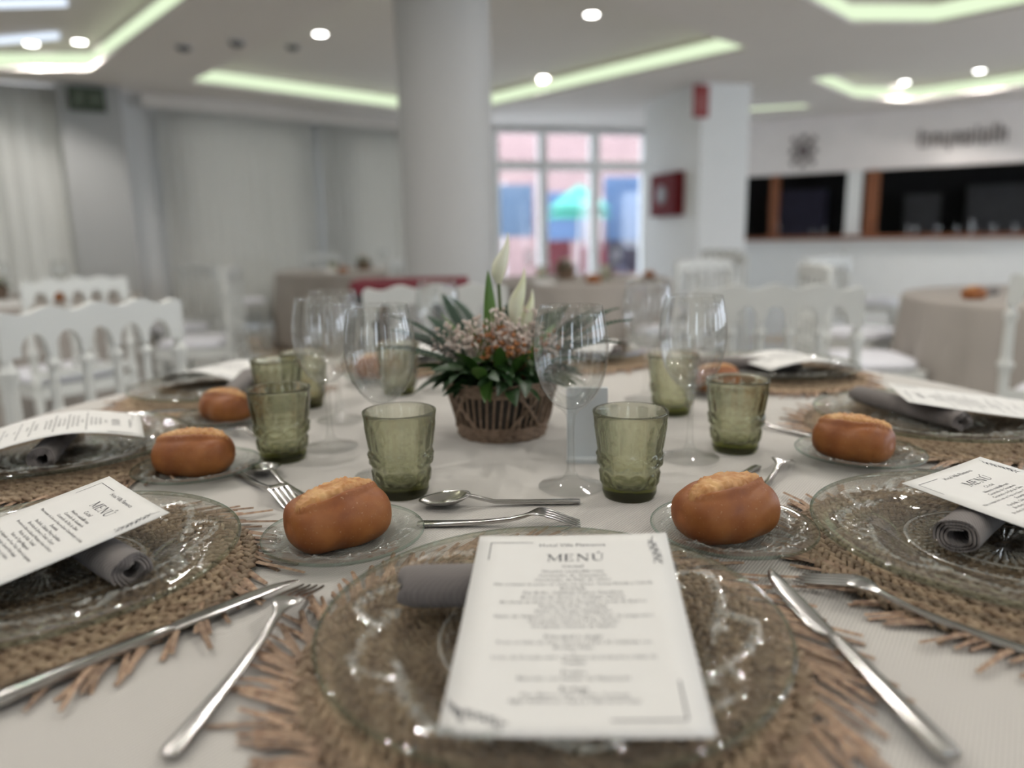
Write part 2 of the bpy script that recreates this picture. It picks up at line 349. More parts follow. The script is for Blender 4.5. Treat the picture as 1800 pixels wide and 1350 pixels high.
# wall behind the camera with unseen windows added between piers for daylight fill
RX = [-9.0, -6.6, -6.0, -3.4, -2.8, -.4, .4, 2.8, 3.4, 6.0, 6.6, 9.2]
for i in range(0, 12, 2): wall('wall_front_%d' % (i // 2 + 1), (RX[i + 1], -4.5), (RX[i], -4.5))
for k, i in enumerate(range(1, 11, 2)):
    wall('wall_front_sill_%d' % (k + 1), (RX[i + 1], -4.5), (RX[i], -4.5), 0, .7); wall('wall_front_head_%d' % (k + 1), (RX[i + 1], -4.5), (RX[i], -4.5), 2.4, ZC)
    w = thing('window_%d' % (k + 1), None, None, (RX[i], -4.58, .7)); struct(w); L_ = RX[i + 1] - RX[i]
    for a_ in (0, L_ / 2 - .025, L_ - .05): b = MB(); b.box(a_, a_ + .05, -.03, .03, 0, 1.7); b.build('window_frame', M['metalw'], w, smooth=False)
    for z_ in (0, 1.65): b = MB(); b.box(.05, L_ - .05, -.03, .03, z_, z_ + .05); b.build('window_frame', M['metalw'], w, smooth=False)
    for s_ in (0, 1): b = MB(); b.box(.05 + s_ * L_ / 2, L_ / 2 - .05 + s_ * (L_ / 2), -.004, .004, .05, 1.65); b.build('pane', M['pane'], w, smooth=False)
wall('wall_left_pier_1', (-4.3, 8.62), (-3.85, 9.01), .16, 2.5, t=.1, off=.05); wall('wall_left_pier_2', (-2.8, 9.917), (-2.2, 10.436), .16, 2.5, t=.1, off=.05)
# curtains
def curtain(label, p, q, z0, z1, pleat, amp):
    p = Vector(p); q = Vector(q); L_ = (q - p).length; d = (q - p) / L_; nn = Vector((d.y, -d.x)); N_ = int(L_ / pleat * 8)
    def fn(u, v):
        s = u * L_; w = amp * (sin(2 * pi * s / pleat + .8 * sin(s * 3.1)) * (.75 + .25 * sin(s * 5.3 + 1)) + .3 * sin(2 * pi * s / pleat * 2.1))
        w *= .55 + .45 * (1 - v); x = p + d * s + nn * (w + .06); return (x.x, x.y, z0 + (z1 - z0) * v)
    b = MB(); b.grid(fn, N_, 6); me = b.mesh('curtain', M['curtain'], 'full'); o = obj('curtain', me)
    md = o.modifiers.new('thickness', 'SOLIDIFY'); md.thickness = .006; return tag(o, label, 'curtain', 'floor length curtains along the window wall')
curtain('pale pleated curtain in the corner beside the exit sign pillar', (-8.6, 5.9), (-4.72, 8.27), .03, 2.68, .17, .035)
curtain('wide pale pleated curtain between the exit sign pillar and the light seam', (-4.0, 8.78), (-2.55, 10.03), .03, 2.68, .13, .028)
curtain('pale pleated curtain next to the round column', (-2.5, 10.08), (-1.25, 11.15), .03, 2.68, .13, .028)
pl = struct(MB().prism([(-4.62, 8.02), (-4.12, 8.33), (-4.32, 8.62), (-4.8, 8.32)], 0, ZC).build('pillar', M['column'], smooth=False))
tr = MB(); tr.slab((-4.1, 8.7), (-1.25, 11.16), .03, 2.55, 2.69, -.1); struct(tr.build('trim_4', M['ceil'], smooth=False))
# round column and square pillar
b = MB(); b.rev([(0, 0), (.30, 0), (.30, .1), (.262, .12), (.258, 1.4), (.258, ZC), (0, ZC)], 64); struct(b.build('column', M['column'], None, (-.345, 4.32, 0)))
PIL = [(2.15, 8.6), (2.75, 8.8), (2.4, 10.1), (1.76, 9.9)]
struct(MB().prism(PIL, 0, ZC).build('pillar_square', M['white'], smooth=False))
# exit sign
es = thing('exit_sign', 'dark green exit sign with running man and arrow on the pale pillar', 'sign', (-4.37, 8.13, 2.42), R(32))
MB().box(-.17, .17, -.03, .01, 0, .24).build('panel', M['exit'], es, smooth=False)
ar = MB(); ar.outline([(.02, .12), (.07, .17), (.07, .14), (.14, .14), (.14, .10), (.07, .10), (.07, .07)], .004, c=-.033)
ar.build('arrow', mat('exit_mark', (.14, .17, .12), .5), es, smooth=False)
mn = MB(); mn.ball((-.07, -.033, .19), .018, sc=(1, .2, 1)); mn.outline([(-.09, .165), (-.05, .165), (-.03, .12), (-.05, .11), (-.06, .13), (-.05, .05), (-.07, .05), (-.08, .09), (-.11, .05), (-.13, .06), (-.10, .11)], .004, c=-.033)
mn.build('running_figure', bpy.data.materials['exit_mark'], es, smooth=False)
# entrance: frame, glazed panes, doors
en = thing('entrance_glazing', 'white framed glass entrance with transoms beyond the round column', 'glass door', (*wpt(.35), 0), atan2(wd.y, wd.x))
def bar(x0, x1, z0, z1, nm='frame'): MB().box(x0, x1, -.05, .05, z0, z1).build(nm, M['white'], en, smooth=False)
XS = [0, .68, 1.39, 1.48, 2.25, 2.34, 3.10, 3.40]
for x0, x1 in ((0, .06), (.64, .74), (1.36, 1.5), (2.2, 2.36), (3.08, 3.40)): bar(x0, x1, 0, 2.64)
for x0, x1 in ((.06, .64), (.74, 1.36), (1.5, 2.2), (2.36, 3.08)):
    bar(x0, x1, 2.06, 2.2); bar(x0, x1, 2.60, 2.64); bar(x0, x1, 0, .22)
    MB().box(x0, x1, -.006, .006, 2.2, 2.6).build('pane', M['pane'], en, smooth=False)
    MB().box(x0, x1, -.006, .006, .22, 2.06).build('pane', M['pane'], en, smooth=False)
for x in (2.1, 2.46): MB().tube([(x, -.07, .95), (x, -.07, 1.25)], .014).build('handle', M['steel'], en)
# bar: counter wall, worktop, fascia, room behind painted near black for its shade
BP, BQ = Vector((2.7, 12.35)), Vector((9.2, 8.6)); bd = (BQ - BP).normalized(); BA = atan2(bd.y, bd.x)
def bpt(s, o=0.): v = BP + bd * s + Vector((-bd.y, bd.x)) * o; return (v.x, v.y)
wall('wall_bar', bpt(0), bpt(7.50), 0, .95, 'white'); wall('wall_bar_fascia', bpt(0), bpt(7.50), 1.92, ZC, 'fascia')
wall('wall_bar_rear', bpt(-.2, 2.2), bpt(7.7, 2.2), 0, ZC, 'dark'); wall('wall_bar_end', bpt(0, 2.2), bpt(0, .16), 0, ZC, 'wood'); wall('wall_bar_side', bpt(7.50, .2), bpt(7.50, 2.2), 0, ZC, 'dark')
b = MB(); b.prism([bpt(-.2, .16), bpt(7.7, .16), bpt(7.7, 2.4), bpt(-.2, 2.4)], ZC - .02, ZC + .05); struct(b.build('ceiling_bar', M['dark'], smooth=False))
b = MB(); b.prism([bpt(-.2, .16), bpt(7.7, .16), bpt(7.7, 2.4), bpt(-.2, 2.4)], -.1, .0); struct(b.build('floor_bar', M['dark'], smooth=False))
ct = MB(); ct.prism([bpt(.35, -.12), bpt(7.1, -.12), bpt(7.1, .45), bpt(.35, .45)], .953, 1.003)
tag(ct.build('bar_counter', M['wood'], smooth=False), 'reddish brown wooden bar worktop along the serving hatch', 'counter')
def post(s, w, m, label, o=.05):
    b = MB(); b.prism([bpt(s, o), bpt(s + w, o), bpt(s + w, o + .12), bpt(s, o + .12)], 1.004, 1.919); b.prism([bpt(s - .015, o - .012), bpt(s + w + .015, o - .012), bpt(s + w + .015, o + .132), bpt(s - .015, o + .132)], 1.004, 1.05)
    return tag(b.build('hatch_post', M[m], smooth=False), label, 'post', 'posts standing on the bar worktop')
post(1.48, .12, 'wood', 'reddish wooden post on the bar nearest the square pillar')
post(2.55, .20, 'white', 'white post on the bar next to a brown post')
post(2.80, .18, 'wood', 'brown wooden post on the bar beside the white post')
for i, (s, w, z0, z1, o_, m, nm, lb) in enumerate([(1.35, .75, 0, 1.75, 1.2, 'navy', 'storage_cabinet', 'bluish grey cabinet behind the bar between reddish and white posts'),
        (3.25, .5, 0, 1.62, 1.4, 'dgrey', 'coffee_machine', 'dark grey machine behind the bar just past the brown post'), (4.1, 1.0, 0, 1.72, 1.5, 'dgrey', 'back_bar_fridge', 'wide dark grey fridge behind the bar below the lettering'),
        (5.4, .45, 0, 1.66, 1.2, 'white', 'ice_maker', 'pale appliance behind the bar near the picture edge')]):
    t_ = thing(nm, lb, nm.split('_')[-1], (*bpt(s, o_), z0), BA)
    MB().box(0, w, 0, .5, 0, z1).build('body', M[m], t_, smooth=False); MB().box(.04, w - .04, -.02, 0, .1, z1 - .12).build('door', M[m], t_, smooth=False)
    MB().tube([(.08, -.04, z1 * .5), (.08, -.04, z1 * .7)], .012).build('handle', M['steel'], t_)
def barglass():
    o = bpy.data.objects.new('bar_glass', MB().rev([(0, 0), (.032, 0), (.036, .12), (.033, .12), (.03, .008), (0, .008)], 16).mesh('bar_glass', M['wine'])); COL.objects.link(o); return o
BG = Proto(barglass)
for i in range(9): BG.at('small clear glass standing in the row on the bar worktop', 'glass', (*bpt(3.5 + i * .24 + random.uniform(-.05, .05), .2 + random.uniform(-.05, .1)), 1.003), group='glasses on the bar worktop')
for i, s in enumerate((2.1, 2.25)): BG.at('clear glass on the bar worktop just before the white post', 'glass', (*bpt(s, .25), 1.003), group='glasses beside the white post')
# fascia ornament and lettering
em = thing('fascia_emblem', 'dark diamond shaped emblem of small leaves on the bar fascia', 'emblem', (*bpt(1.93, -.012), 2.06), BA)
for k in range(4):
    for j in range(3):
        b = MB(); a = pi / 4 + k * pi / 2; r = .055 + .075 * j; w_ = .05 - .008 * j
        b.outline([(r * cos(a) + w_ * cos(a + q), r * sin(a) * 1.15 + w_ * sin(a + q)) for q in [2 * pi * i / 8 for i in range(8)]], .014); b.build('leaf_tile', M['letters'], em, (0, 0, .18), smooth=False)
for k in range(4):
    b = MB(); a = k * pi / 2; b.outline([(.15 * cos(a) + .045 * cos(q), .19 * sin(a) + .045 * sin(q)) for q in [2 * pi * i / 8 for i in range(8)]], .014); b.build('leaf_tile', M['letters'], em, (0, 0, .18), smooth=False)

# ------------------------------------------------------------------ text helper
def text_mesh(lines):
    """lines: (string, x, y, size, align, xstretch) -> verts, faces in a plane"""
    V = []; F = []
    for s, x, y, sz, al, st in lines:
        cu = bpy.data.curves.new('t', 'FONT'); cu.body = s; cu.size = sz; cu.align_x = al; cu.resolution_u = 1; cu.fill_mode = 'FRONT'
        o = bpy.data.objects.new('t', cu); COL.objects.link(o); bpy.context.view_layer.update()
        me = bpy.data.meshes.new_from_object(o.evaluated_get(bpy.context.evaluated_depsgraph_get()))
        o0 = len(V); V += [(x + v.co.x * st, y + v.co.y) for v in me.vertices]; F += [tuple(i + o0 for i in p.vertices) for p in me.polygons]
        bpy.data.meshes.remove(me); bpy.data.objects.remove(o); bpy.data.curves.remove(cu)
    return V, F
lt = thing('fascia_lettering', 'dark blurred lettering on the bar fascia to the right of the emblem', 'lettering', (*bpt(3.43, -.012), 2.18), BA); lt.scale = (.81, 1, 1)
for k, (x, w_, h_, q) in enumerate([(0, .15, .24, 2), (.20, .11, .17, 1), (.35, .12, .17, 3), (.52, .10, .17, 1), (.66, .11, .17, 2), (.82, .03, .24, 0), (.90, .11, .17, 2), (1.06, .03, .24, 0), (1.14, .12, .24, 1)]):
    b = MB(); b.box(x, x + .03, -.006, .008, 0, h_)
    if q >= 1: b.box(x + w_ - .03, x + w_, -.006, .008, 0 if q != 3 else -.07, .17)
    if q == 1: b.box(x + .03, x + w_ - .03, -.006, .008, .14, .17)
    if q == 2: b.box(x + .03, x + w_ - .03, -.006, .008, .14, .17); b.box(x + .03, x + w_ - .03, -.006, .008, 0, .03)
    if q == 3: b.box(x + .03, x + w_ - .03, -.006, .008, .0, .03)
    b.build('letter', M['letters'], lt, smooth=False)

# pillar: extinguisher cabinet + flag sign
fd = Vector((1.76 - 2.15, 9.9 - 8.6)).normalized(); fa = atan2(-fd.y, -fd.x); fn_ = Vector((-fd.y, fd.x))
def fpt(s, o=0.): v = Vector((2.15, 8.6)) + fd * s + fn_ * o; return (v.x, v.y)
cb = thing('hose_cabinet', 'dark red fire hose cabinet with pale round window on pillar side', 'fire cabinet', (*fpt(.66, .0), 1.28), fa)
MB().box(-.33, .33, -.1, -.001, 0, .5).build('body', M['cab'], cb, smooth=False)
MB().box(-.30, .30, -.115, -.1, .03, .47).build('door', M['cab'], cb, smooth=False)
b = MB(); b.rev([(0, 0), (.11, 0), (.11, .01), (.09, .014), (0, .014)], 28); w_ = b.build('round_window', mat('pale_disc', (.20, .18, .18), .4), cb, (0, -.115, .25)); w_.rotation_euler = (R(90), 0, 0)
sg = thing('flag_sign', 'small red fire extinguisher flag sign on the square pillar corner', 'sign', (2.13, 8.58, 2.32), R(12))
MB().box(-.09, .09, -.02, -.001, 0, .34).build('panel', M['signred'], sg, smooth=False)
b = MB(); b.outline([(-.03, .05), (.03, .05), (.03, .2), (.01, .22), (.05, .26), (.03, .27), (-.02, .23), (-.03, .2)], .004, c=-.022); b.build('symbol', mat('sign_mark', (.42, .16, .15), .5), sg, smooth=False)
# downlights
def downlight():
    t_ = bpy.data.objects.new('downlight', None); COL.objects.link(t_)
    MB().rev([(.052, .0), (.07, -.006), (.075, 0), (.07, .01), (.052, .01)], 24).build('trim_ring', M['metalw'], t_)
    MB().rev([(0, -.002), (.052, -.002), (.052, .004), (0, .004)], 24).build('lens', M['lens'], t_, smooth=False)
    ld = bpy.data.lights.new('lamp', 'AREA'); ld.shape = 'DISK'; ld.size = .10; ld.energy = DOWNLIGHT; ld.color = (1, .96, .91); ld.spread = R(165)
    lo = bpy.data.objects.new('lamp', ld); COL.objects.link(lo); lo.parent = t_; lo.location = (0, 0, -.006); return t_
DL = Proto(downlight); ZT = ZC + .197
def dl(x, y, z, lab): DL.at(lab, 'downlight', (x, y, z), group='lit downlights')
for x, y, z, lab in [(-1.509, 6.453, ZT, 'lit downlight nearest the top edge in front of the round column, left side'), (-2.71, 7.709, ZT, 'lit downlight above the corner end of the long cove strip'), (-1.791, 8.625, ZT, 'lit downlight above the long cove strip, close to the round column'),
        (.386, 8.275, ZT, 'lit downlight above the cove strip just past the round column'), (.654, 6.051, ZT, 'lit downlight near the top edge, right of the round column'), (1.637, 6.93, ZT, 'lit downlight above the far end of the cove strip, near the red sign'),
        (5.014, 8.315, ZT, 'lit downlight over the bar recess, nearer the picture edge'), (4.5, 8.852, ZT, 'lit downlight over the bar recess, nearer the pillar'), (-3.947, 6.593, ZT, 'lit downlight between the bluish tubes, in the corner'), (-3.53, 6.566, ZT, 'lit downlight at the end of the bluish tube')]:
    dl(x * (z - CAMZ) / (2.7 - CAMZ), y * (z - CAMZ) / (2.7 - CAMZ), z, lab)
for x, y in [(-1.4, .9), (1.5, .8), (-.55, 2.3), (.8, 2.45), (-1.7, 2.4), (2.2, 2.2), (0.1, -.9), (-2.6, -.6), (2.6, -.8), (-4.6, .6), (4.8, .8), (-3.0, 2.6), (1.3, 4.0), (3.2, -3), (-3.2, -3), (6.6, 3.4), (-6.2, 2.2), (6.9, 6.6)]:
    dl(x, y, ZC - .001, 'lit downlight in the ceiling over the near tables')
def offlight():
    t_ = bpy.data.objects.new('smoke_detector', None); COL.objects.link(t_)
    MB().rev([(0, 0), (.06, 0), (.06, -.02), (.04, -.04), (0, -.042)], 20).build('housing', M['dgrey'], t_); MB().rev([(.06, -.001), (.075, -.001), (.075, -.01), (.06, -.012)], 20).build('base_ring', M['metalw'], t_); return t_
OF = Proto(offlight)
for (x, y, z), lab in zip([(-2.75, 6.75, ZC), (-2.25, 6.62, ZC), (-2.05, 7.6, ZT), (-.95, 7.9, ZT)], ['dark detector nearest the left recess', 'dark detector second from the left recess', 'dark detector between two lit downlights', 'dark detector beside the round column']):
    OF.at(lab, 'detector', (x, y, z), group='dark detectors on the ceiling')
for i, (x0, y0, x1, y1) in enumerate([(-5.4, 6.15, -3.35, 6.1), (-5.6, 7.35, -3.95, 7.0)]):  # elongated bluish glows, built as emissive tubes
    t_ = thing('tube_lamp', ['long bluish tube lamp in the left ceiling recess, nearer the top edge', 'bluish tube lamp in the left ceiling recess beside the downlights'][i], 'tube lamp', (0, 0, ZT), 0, 'bluish tube lamps')
    MB().tube([(x0, y0, -.03), (x1, y1, -.03)], .03).build('tube', M['tube'], t_); MB().tube([(x0, y0, -.004), (x1, y1, -.004)], .022, 6).build('fitting', M['metalw'], t_)

# ------------------------------------------------------------------ outside the entrance
struct(MB().box(-12, 14, 12.9, 30, -.12, -.02).build('ground', M['pave'], smooth=False))
hb = thing('patio_building', 'pinkish terracotta house front outside the glass entrance', 'building', (3, 21, -.02))
MB().box(-9, 9, 0, .4, 0, 6).build('facade', M['terr'], hb, smooth=False)
for x in (-5, -2.2, .6, 3.4): MB().box(x, x + 1.3, -.04, 0, 1.0, 2.3).build('window', M['blue'], hb, smooth=False)
def parasol(x, y, m, label, h=2.3, r=1.1):
    t_ = thing('parasol', label, 'parasol', (x, y, -.02)); MB().tube([(0, 0, 0), (0, 0, h)], .03).build('pole', M['white'], t_)
    MB().rev([(r, h - .45), (r * .5, h - .2), (.02, h), (.02, h - .02), (r * .5, h - .22), (r, h - .62)], 8).build('canopy', m, t_, smooth=False); MB().box(-.3, .3, -.3, .3, .0, .06).build('base', M['dgrey'], t_, smooth=False)
parasol(1.35, 14.6, M['teal'], 'teal parasol outside the glass entrance', 2.05, .62)
parasol(3.4, 17.6, M['blue'], 'blue parasol outside the glass entrance', 2.1, .8)
def pchair(x, y, rz, m, label):
    t_ = thing('patio_chair', label, 'chair', (x, y, -.02), rz); MB().box(-.25, .25, -.25, .25, .40, .47).build('seat', M[m], t_, smooth=False); MB().box(-.25, .25, -.28, -.22, .47, 1.0).build('backrest', M[m], t_, smooth=False)
    for a in (-.22, .22):
        for b_ in (-.22, .22): MB().tube([(a, b_, 0), (a, b_, .41)], .02).build('leg', M['dgrey'], t_)
pchair(.8, 14.0, R(20), 'redcloth', 'dark red patio chair under the teal parasol'); pchair(1.62, 13.65, R(-30), 'redcloth', 'dark red patio chair by the door frame outside'); pchair(2.35, 14.2, R(15), 'navy', 'dark patio chair outside the right door leaf'); pchair(2.1, 15.0, R(160), 'navy', 'dark patio chair further out behind the right door leaf')
bb = thing('notice_board', 'blue board standing outside the right door leaf', 'board', (2.6, 16.0, -.02)); MB().box(-.6, .6, -.03, .03, .9, 2.3).build('panel', M['blue'], bb, smooth=False)
for x in (-.5, .5): MB().box(x - .03, x + .03, -.03, .03, 0, .9).build('leg', M['dgrey'], bb, smooth=False)
lb_ = thing('banner', 'pale blue banner outside the side glass', 'banner', (-.1, 14.2, -.02)); MB().box(-.55, .55, -.01, .01, 1.1, 2.05).build('sheet', mat('pale_blue', (.085, .135, .21), .7, var=.1), lb_, smooth=False); MB().box(-.02, .02, 0, .04, 0, 2.1).build('pole', M['white'], lb_, smooth=False)

# ------------------------------------------------------------------ tables and chairs
TZ = .75
def cloth(name, cx, cyy, r, label, m, folds=22, ph=0., seg=264, group=None, drop=.70):
    prof = [(0, TZ)] + [(r * k / 14, TZ) for k in range(1, 14)] + [(r - .008, TZ), (r - .002, TZ - .002), (r + .003, TZ - .010), (r + .004, TZ - .03)] + [(r + .004, TZ - .03 - drop * k / 12) for k in range(1, 13)]
    prof = prof + [(prof[-1][0] - .004, prof[-1][1])]
    def fn(i, rr, z, t):
        d = max(0., TZ - .012 - z); a = .036 * min(1, d / .45) ** .9
        return (a * (.7 + .5 * sin(folds * t + ph + .9 * sin(3 * t)) + .25 * sin(folds * 1.7 * t + 2 * ph)) + .02 * d, 0)
    b = MB(); b.rev(prof, seg, fn); o = b.build(name, M[m], None, (cx, cyy, 0), smooth='full'); return tag(o, label, 'tablecloth', group)
cloth('tablecloth', .02, 1.13, .87, 'off white ribbed tablecloth on the large near table', 'cloth', 26, .4, drop=.19)
t_ = thing('banquet_table', 'round table under the off white ribbed cloth', 'table', (.02, 1.13, 0)); MB().rev([(0, .70), (.855, .70), (.862, .71), (.862, .735), (.855, .742), (0, .742)], 72).build('tabletop', M['wood'], t_); MB().rev([(0, 0), (.30, 0), (.30, .03), (.08, .08), (.05, .2), (.05, .6), (.15, .70), (0, .70)], 32).build('pedestal', M['dgrey'], t_)
cloth('tablecloth', -2.95, 4.15, .80, 'taupe tablecloth of the table behind the leftmost white chair', 'cloth_far', 20, 1.)
cloth('tablecloth', -1.62, 7.75, .78, 'taupe tablecloth of the far table before the curtains', 'cloth_far', 20, 2.)
cloth('tablecloth', .42, 5.35, .72, 'taupe tablecloth of the far table beyond the flower basket', 'cloth_far', 20, 3.)
cloth('tablecloth', 2.62, 3.25, .80, 'taupe tablecloth of the table near the right picture edge', 'cloth_far', 20, .2)

def turned(h, r, knots, seg=12):
    P_ = []
    for i in range(25):
        t = i / 24; rr = r * (.62 + .38 * sin(pi * t) ** .6)
        for k in knots: rr += r * .75 * exp(-((t - k) / .03) ** 2)
        P_.append((rr, h * t))
    return [(0, 0)] + P_ + [(0, h)]
def chair_proto():
    t_ = bpy.data.objects.new('napoleon_chair', None); COL.objects.link(t_); m = M['chair']; w = .205
    # crest rail: scalloped top edge, five arches cut in the lower edge
    top = []; n = 48
    for i in range(n + 1):
        u = -1 + 2 * i / n; z = .884 + .0065 * cos(u * 4 * pi) - .006 * u * u - .012 * max(0, (abs(u) - .92) / .08) ** 2; top.append((u * (w + .012), z))
    bot = []; k5 = 5
    for a in range(k5):
        x0 = -w + .018 + a * (2 * w - .036) / k5; x1 = x0 + (2 * w - .036) / k5; bot.append((x0 - .006, .785)); bot.append((x0 + .008, .785))
        for j in range(1, 8):
            q = pi * j / 8; bot.append(((x0 + x1) / 2 - cos(q) * ((x1 - x0) / 2 - .008), .79 + sin(q) * .045))
        bot.append((x1 - .008, .785))
    bot.append((w - .012, .785)); bot = [(-w - .012, .78)] + bot + [(w + .012, .78)]
    o = MB().outline(top + bot[::-1], .026, c=-.215).build('crest_rail', m, t_)
    for s in (-1, 1):
        b = MB(); b.rev(turned(.355, .016, (.1, .45, .9)), 14, c=(s * w, -.213, .43)); b.build('post', m, t_)
        b = MB(); b.tube([(s * w * .98, -.25, 0), (s * w, -.22, .22), (s * w, -.213, .44)], [.014, .017, .019], 10); b.build('leg', m, t_)
        b = MB(); b.rev(turned(.42, .018, (.12, .82, .92)), 14, c=(s * .185, .185, 0)); b.build('leg', m, t_)
        b = MB(); b.tube([(s * .2, -.235, .16), (s * .186, .185, .16)], .009, 8); b.build('stretcher', m, t_)
    for i in range(1, 5):
        x = -w + .018 + i * (2 * w - .036) / 5; b = MB(); b.rev(turned(.28, .0115, (.12, .5, .92)), 12, c=(x, -.213, .508)); b.build('spindle', m, t_)
    MB().box(-w, w, -.226, -.2, .48, .512).build('lower_rail', m, t_)
    b = MB(); b.outline([(-.205, -.215), (.205, -.215), (.215, .19), (.19, .215), (-.19, .215), (-.215, .19)], .05, 'z', .42); b.build('seat_frame', m, t_, smooth=False)
    def cf(u, v):
        a = 2 * pi * u; e = .5
        x = math.copysign(abs(cos(a)) ** e, cos(a)); y = math.copysign(abs(sin(a)) ** e, sin(a)); s_ = [0, .9, .985, 1, .985, .93, .75, .4, 0][round(v * 8)]; z = [.446, .446, .452, .465, .478, .486, .492, .495, .496][round(v * 8)]
        return (x * .2 * s_, .01 + y * .2 * s_, z)
    MB().grid(cf, 32, 9, True).build('cushion', M['cushion'], t_, smooth='full')
    b = MB(); b.tube([(-.193, -.02, .16), (.193, -.02, .16)], .009, 8); b.build('stretcher', m, t_); return t_
CH = Proto(chair_proto)
def face(x, y, tx, ty): return atan2(ty - y, tx - x) - pi / 2
NT = (.02, 1.13)
for x, y, tx, ty, lab in [(-.80, 1.64, *NT, 'white turned-spindle chair nearest the left edge, scalloped rail behind the bread rolls'), (-.20, 2.02, -.1, 1.13, 'white chair pushed up behind the flower basket, dark red trolley showing above it'), (.66, 1.744, .5, .9, 'white chair at the near table behind the right wine glass, arches showing beige floor'),
        (-2.05, 3.35, -2.95, 4.0, 'white chair with pale cushion seen through the leftmost chair back'), (-1.85, 4.37, -2.95, 4.2, 'white chair at the left table, second from the near table'), (-2.33, 5.10, -2.95, 4.2, 'white chair on the far side of the left table, near the curtain'),
        (-2.66, 7.38, -1.6, 7.8, 'white chair beside the far table before the curtains'), (-2.14, 8.72, -1.6, 7.8, 'white chair between the far table and the pleated curtain'), (-.68, 8.35, -1.6, 7.75, 'white chair behind the round column'),
        (1.0, 4.47, .5, 5.3, 'white chair in front of the table beyond the flower basket'), (1.45, 5.56, .42, 5.35, 'white chair right of the table beyond the flower basket'), (1.85, 7.0, .6, 5.9, 'white chair standing before the square pillar'), (-.62, 5.60, .42, 5.35, 'white chair left of the table beyond the flower basket'),
        (1.57, 3.30, 2.62, 3.2, 'white chair with pale cushion pulled up to the right hand table'), (2.0, 4.25, 2.62, 3.3, 'white chair on the bar side of the right hand table'), (1.92, 2.42, 2.7, 3.3, 'white chair cut by the right picture edge'), (3.0, 6.2, 3.9, 5.8, 'white chair in front of the bar wall')]:
    CH.at(lab, 'chair', (x, y, 0), face(x, y, tx, ty), 'white turned-spindle banquet chairs').scale = (1, 1, 1.024)
# dark red trolley in front of the column
t_ = thing('serving_trolley', 'trolley with dark red cover and black legs before the round column', 'trolley', (-.44, 3.35, 0), R(4))
b = MB(); b.outline([(-.25, -.2), (.25, -.2), (.25, .2), (-.25, .2)], .05, 'z', .845); b.build('cover', M['redcloth'], t_, smooth=False)
MB().box(-.24, .24, -.19, .19, .78, .82).build('top', M['dark'], t_, smooth=False)
for x in (-.175, .14):
    for y in (-.17, .17): MB().tube([(x, y, .01), (x, y, .5), (x, y, .79)], [.03, .045, .05], 10).build('leg', M['dark'], t_)
MB().box(-.22, .22, -.17, .17, .25, .28).build('shelf', M['dark'], t_, smooth=False)

# ------------------------------------------------------------------ tableware
def sm(a, b_, x): x = min(1, max(0, (x - a) / (b_ - a))); return x * x * (3 - 2 * x)
def bell(x, c_, w): return exp(-((x - c_) / w) ** 2)
def plate_mesh(name, rad, zs, seg, m):
    rs = [0, .006, .012, .02, .028, .036, .044, .049, .051, .0525, .054, .056, .059, .062, .065, .068, .071, .074, .0765, .078, .0795, .082, .087, .092, .097, .102, .106, .109, .112, .115, .118, .121, .124, .127, .130, .133, .136, .139, .142, .145, .148, .151, .154, .157, .159, .160]
    def ztop(r): return .0055 + .0165 * sm(.078, .165, r) * .6 + .010 * sm(.08, .115, r) * .75 + .0016 * bell(r, .0525, .0014) + .0016 * bell(r, .078, .0015)
    prof = [(r, ztop(r)) for r in rs]; nt = len(prof)
    prof += [(.1618, ztop(.16) - .0012), (.162, ztop(.16) - .003), (.160, ztop(.16) - .0048), (.154, ztop(.154) - .0055), (.14, ztop(.14) - .005), (.12, ztop(.12) - .005), (.10, ztop(.10) - .005), (.086, .0008), (.08, 0), (.05, .0004), (0, .0004)]
    k = rad / .162
    def relief(r, t):
        d = 0.
        if .006 <= r < .05: d += .0011 * abs(sin(20 * t)) ** 1.5 * sm(.006, .02, r) * (1 - sm(.045, .05, r))
        if .055 < r < .076: d += .0011 * max(0, sin(56 * t + (r - .055) * 900)) * max(0, sin((r - .055) / .021 * 3 * pi + .3))
        if .106 < r < .146:
            e = sm(.106, .112, r) * (1 - sm(.140, .146, r)); q = (r - .126) / .02
            d += e * .0014 * (max(0, cos(10 * t + 3.5 * q * q)) ** 2 * max(0, cos(34 * t + 5 * q)) + max(0, sin(10 * t - 4 * q)) ** 3 * abs(sin(46 * t + 7 * q)) + .35 * max(0, cos(72 * t) * cos(q * 9)))
        return d * 1.6
    def fn(i, r, z, t): return (0, 0) if i >= nt else (0, relief(r, t))
    b = MB(); b.rev(prof, seg, fn); b.v = [(x * k, y * k, z * zs) for x, y, z in b.v]
    me = b.mesh(name, m, 'full')          # underside, moulded face, rim, raised ornament
    for q in ('clear_top', 'clear_rim', 'clear_relief'): me.materials.append(M[q])
    for p_ in me.polygons:
        r = hypot(p_.center.x, p_.center.y) / k; t = atan2(p_.center.y, p_.center.x)
        if r > .158: p_.material_index = 2
        elif p_.normal.z > 0: p_.material_index = 3 if (relief(r, t) > .00085 or abs(r - .0525) < .0016 or abs(r - .078) < .0018) else 1
    return me
ME_CH = plate_mesh('charger_plate', .162, 1., 240, M['clear']); ME_BP = plate_mesh('bread_plate', .0775, .72, 192, M['clear'])
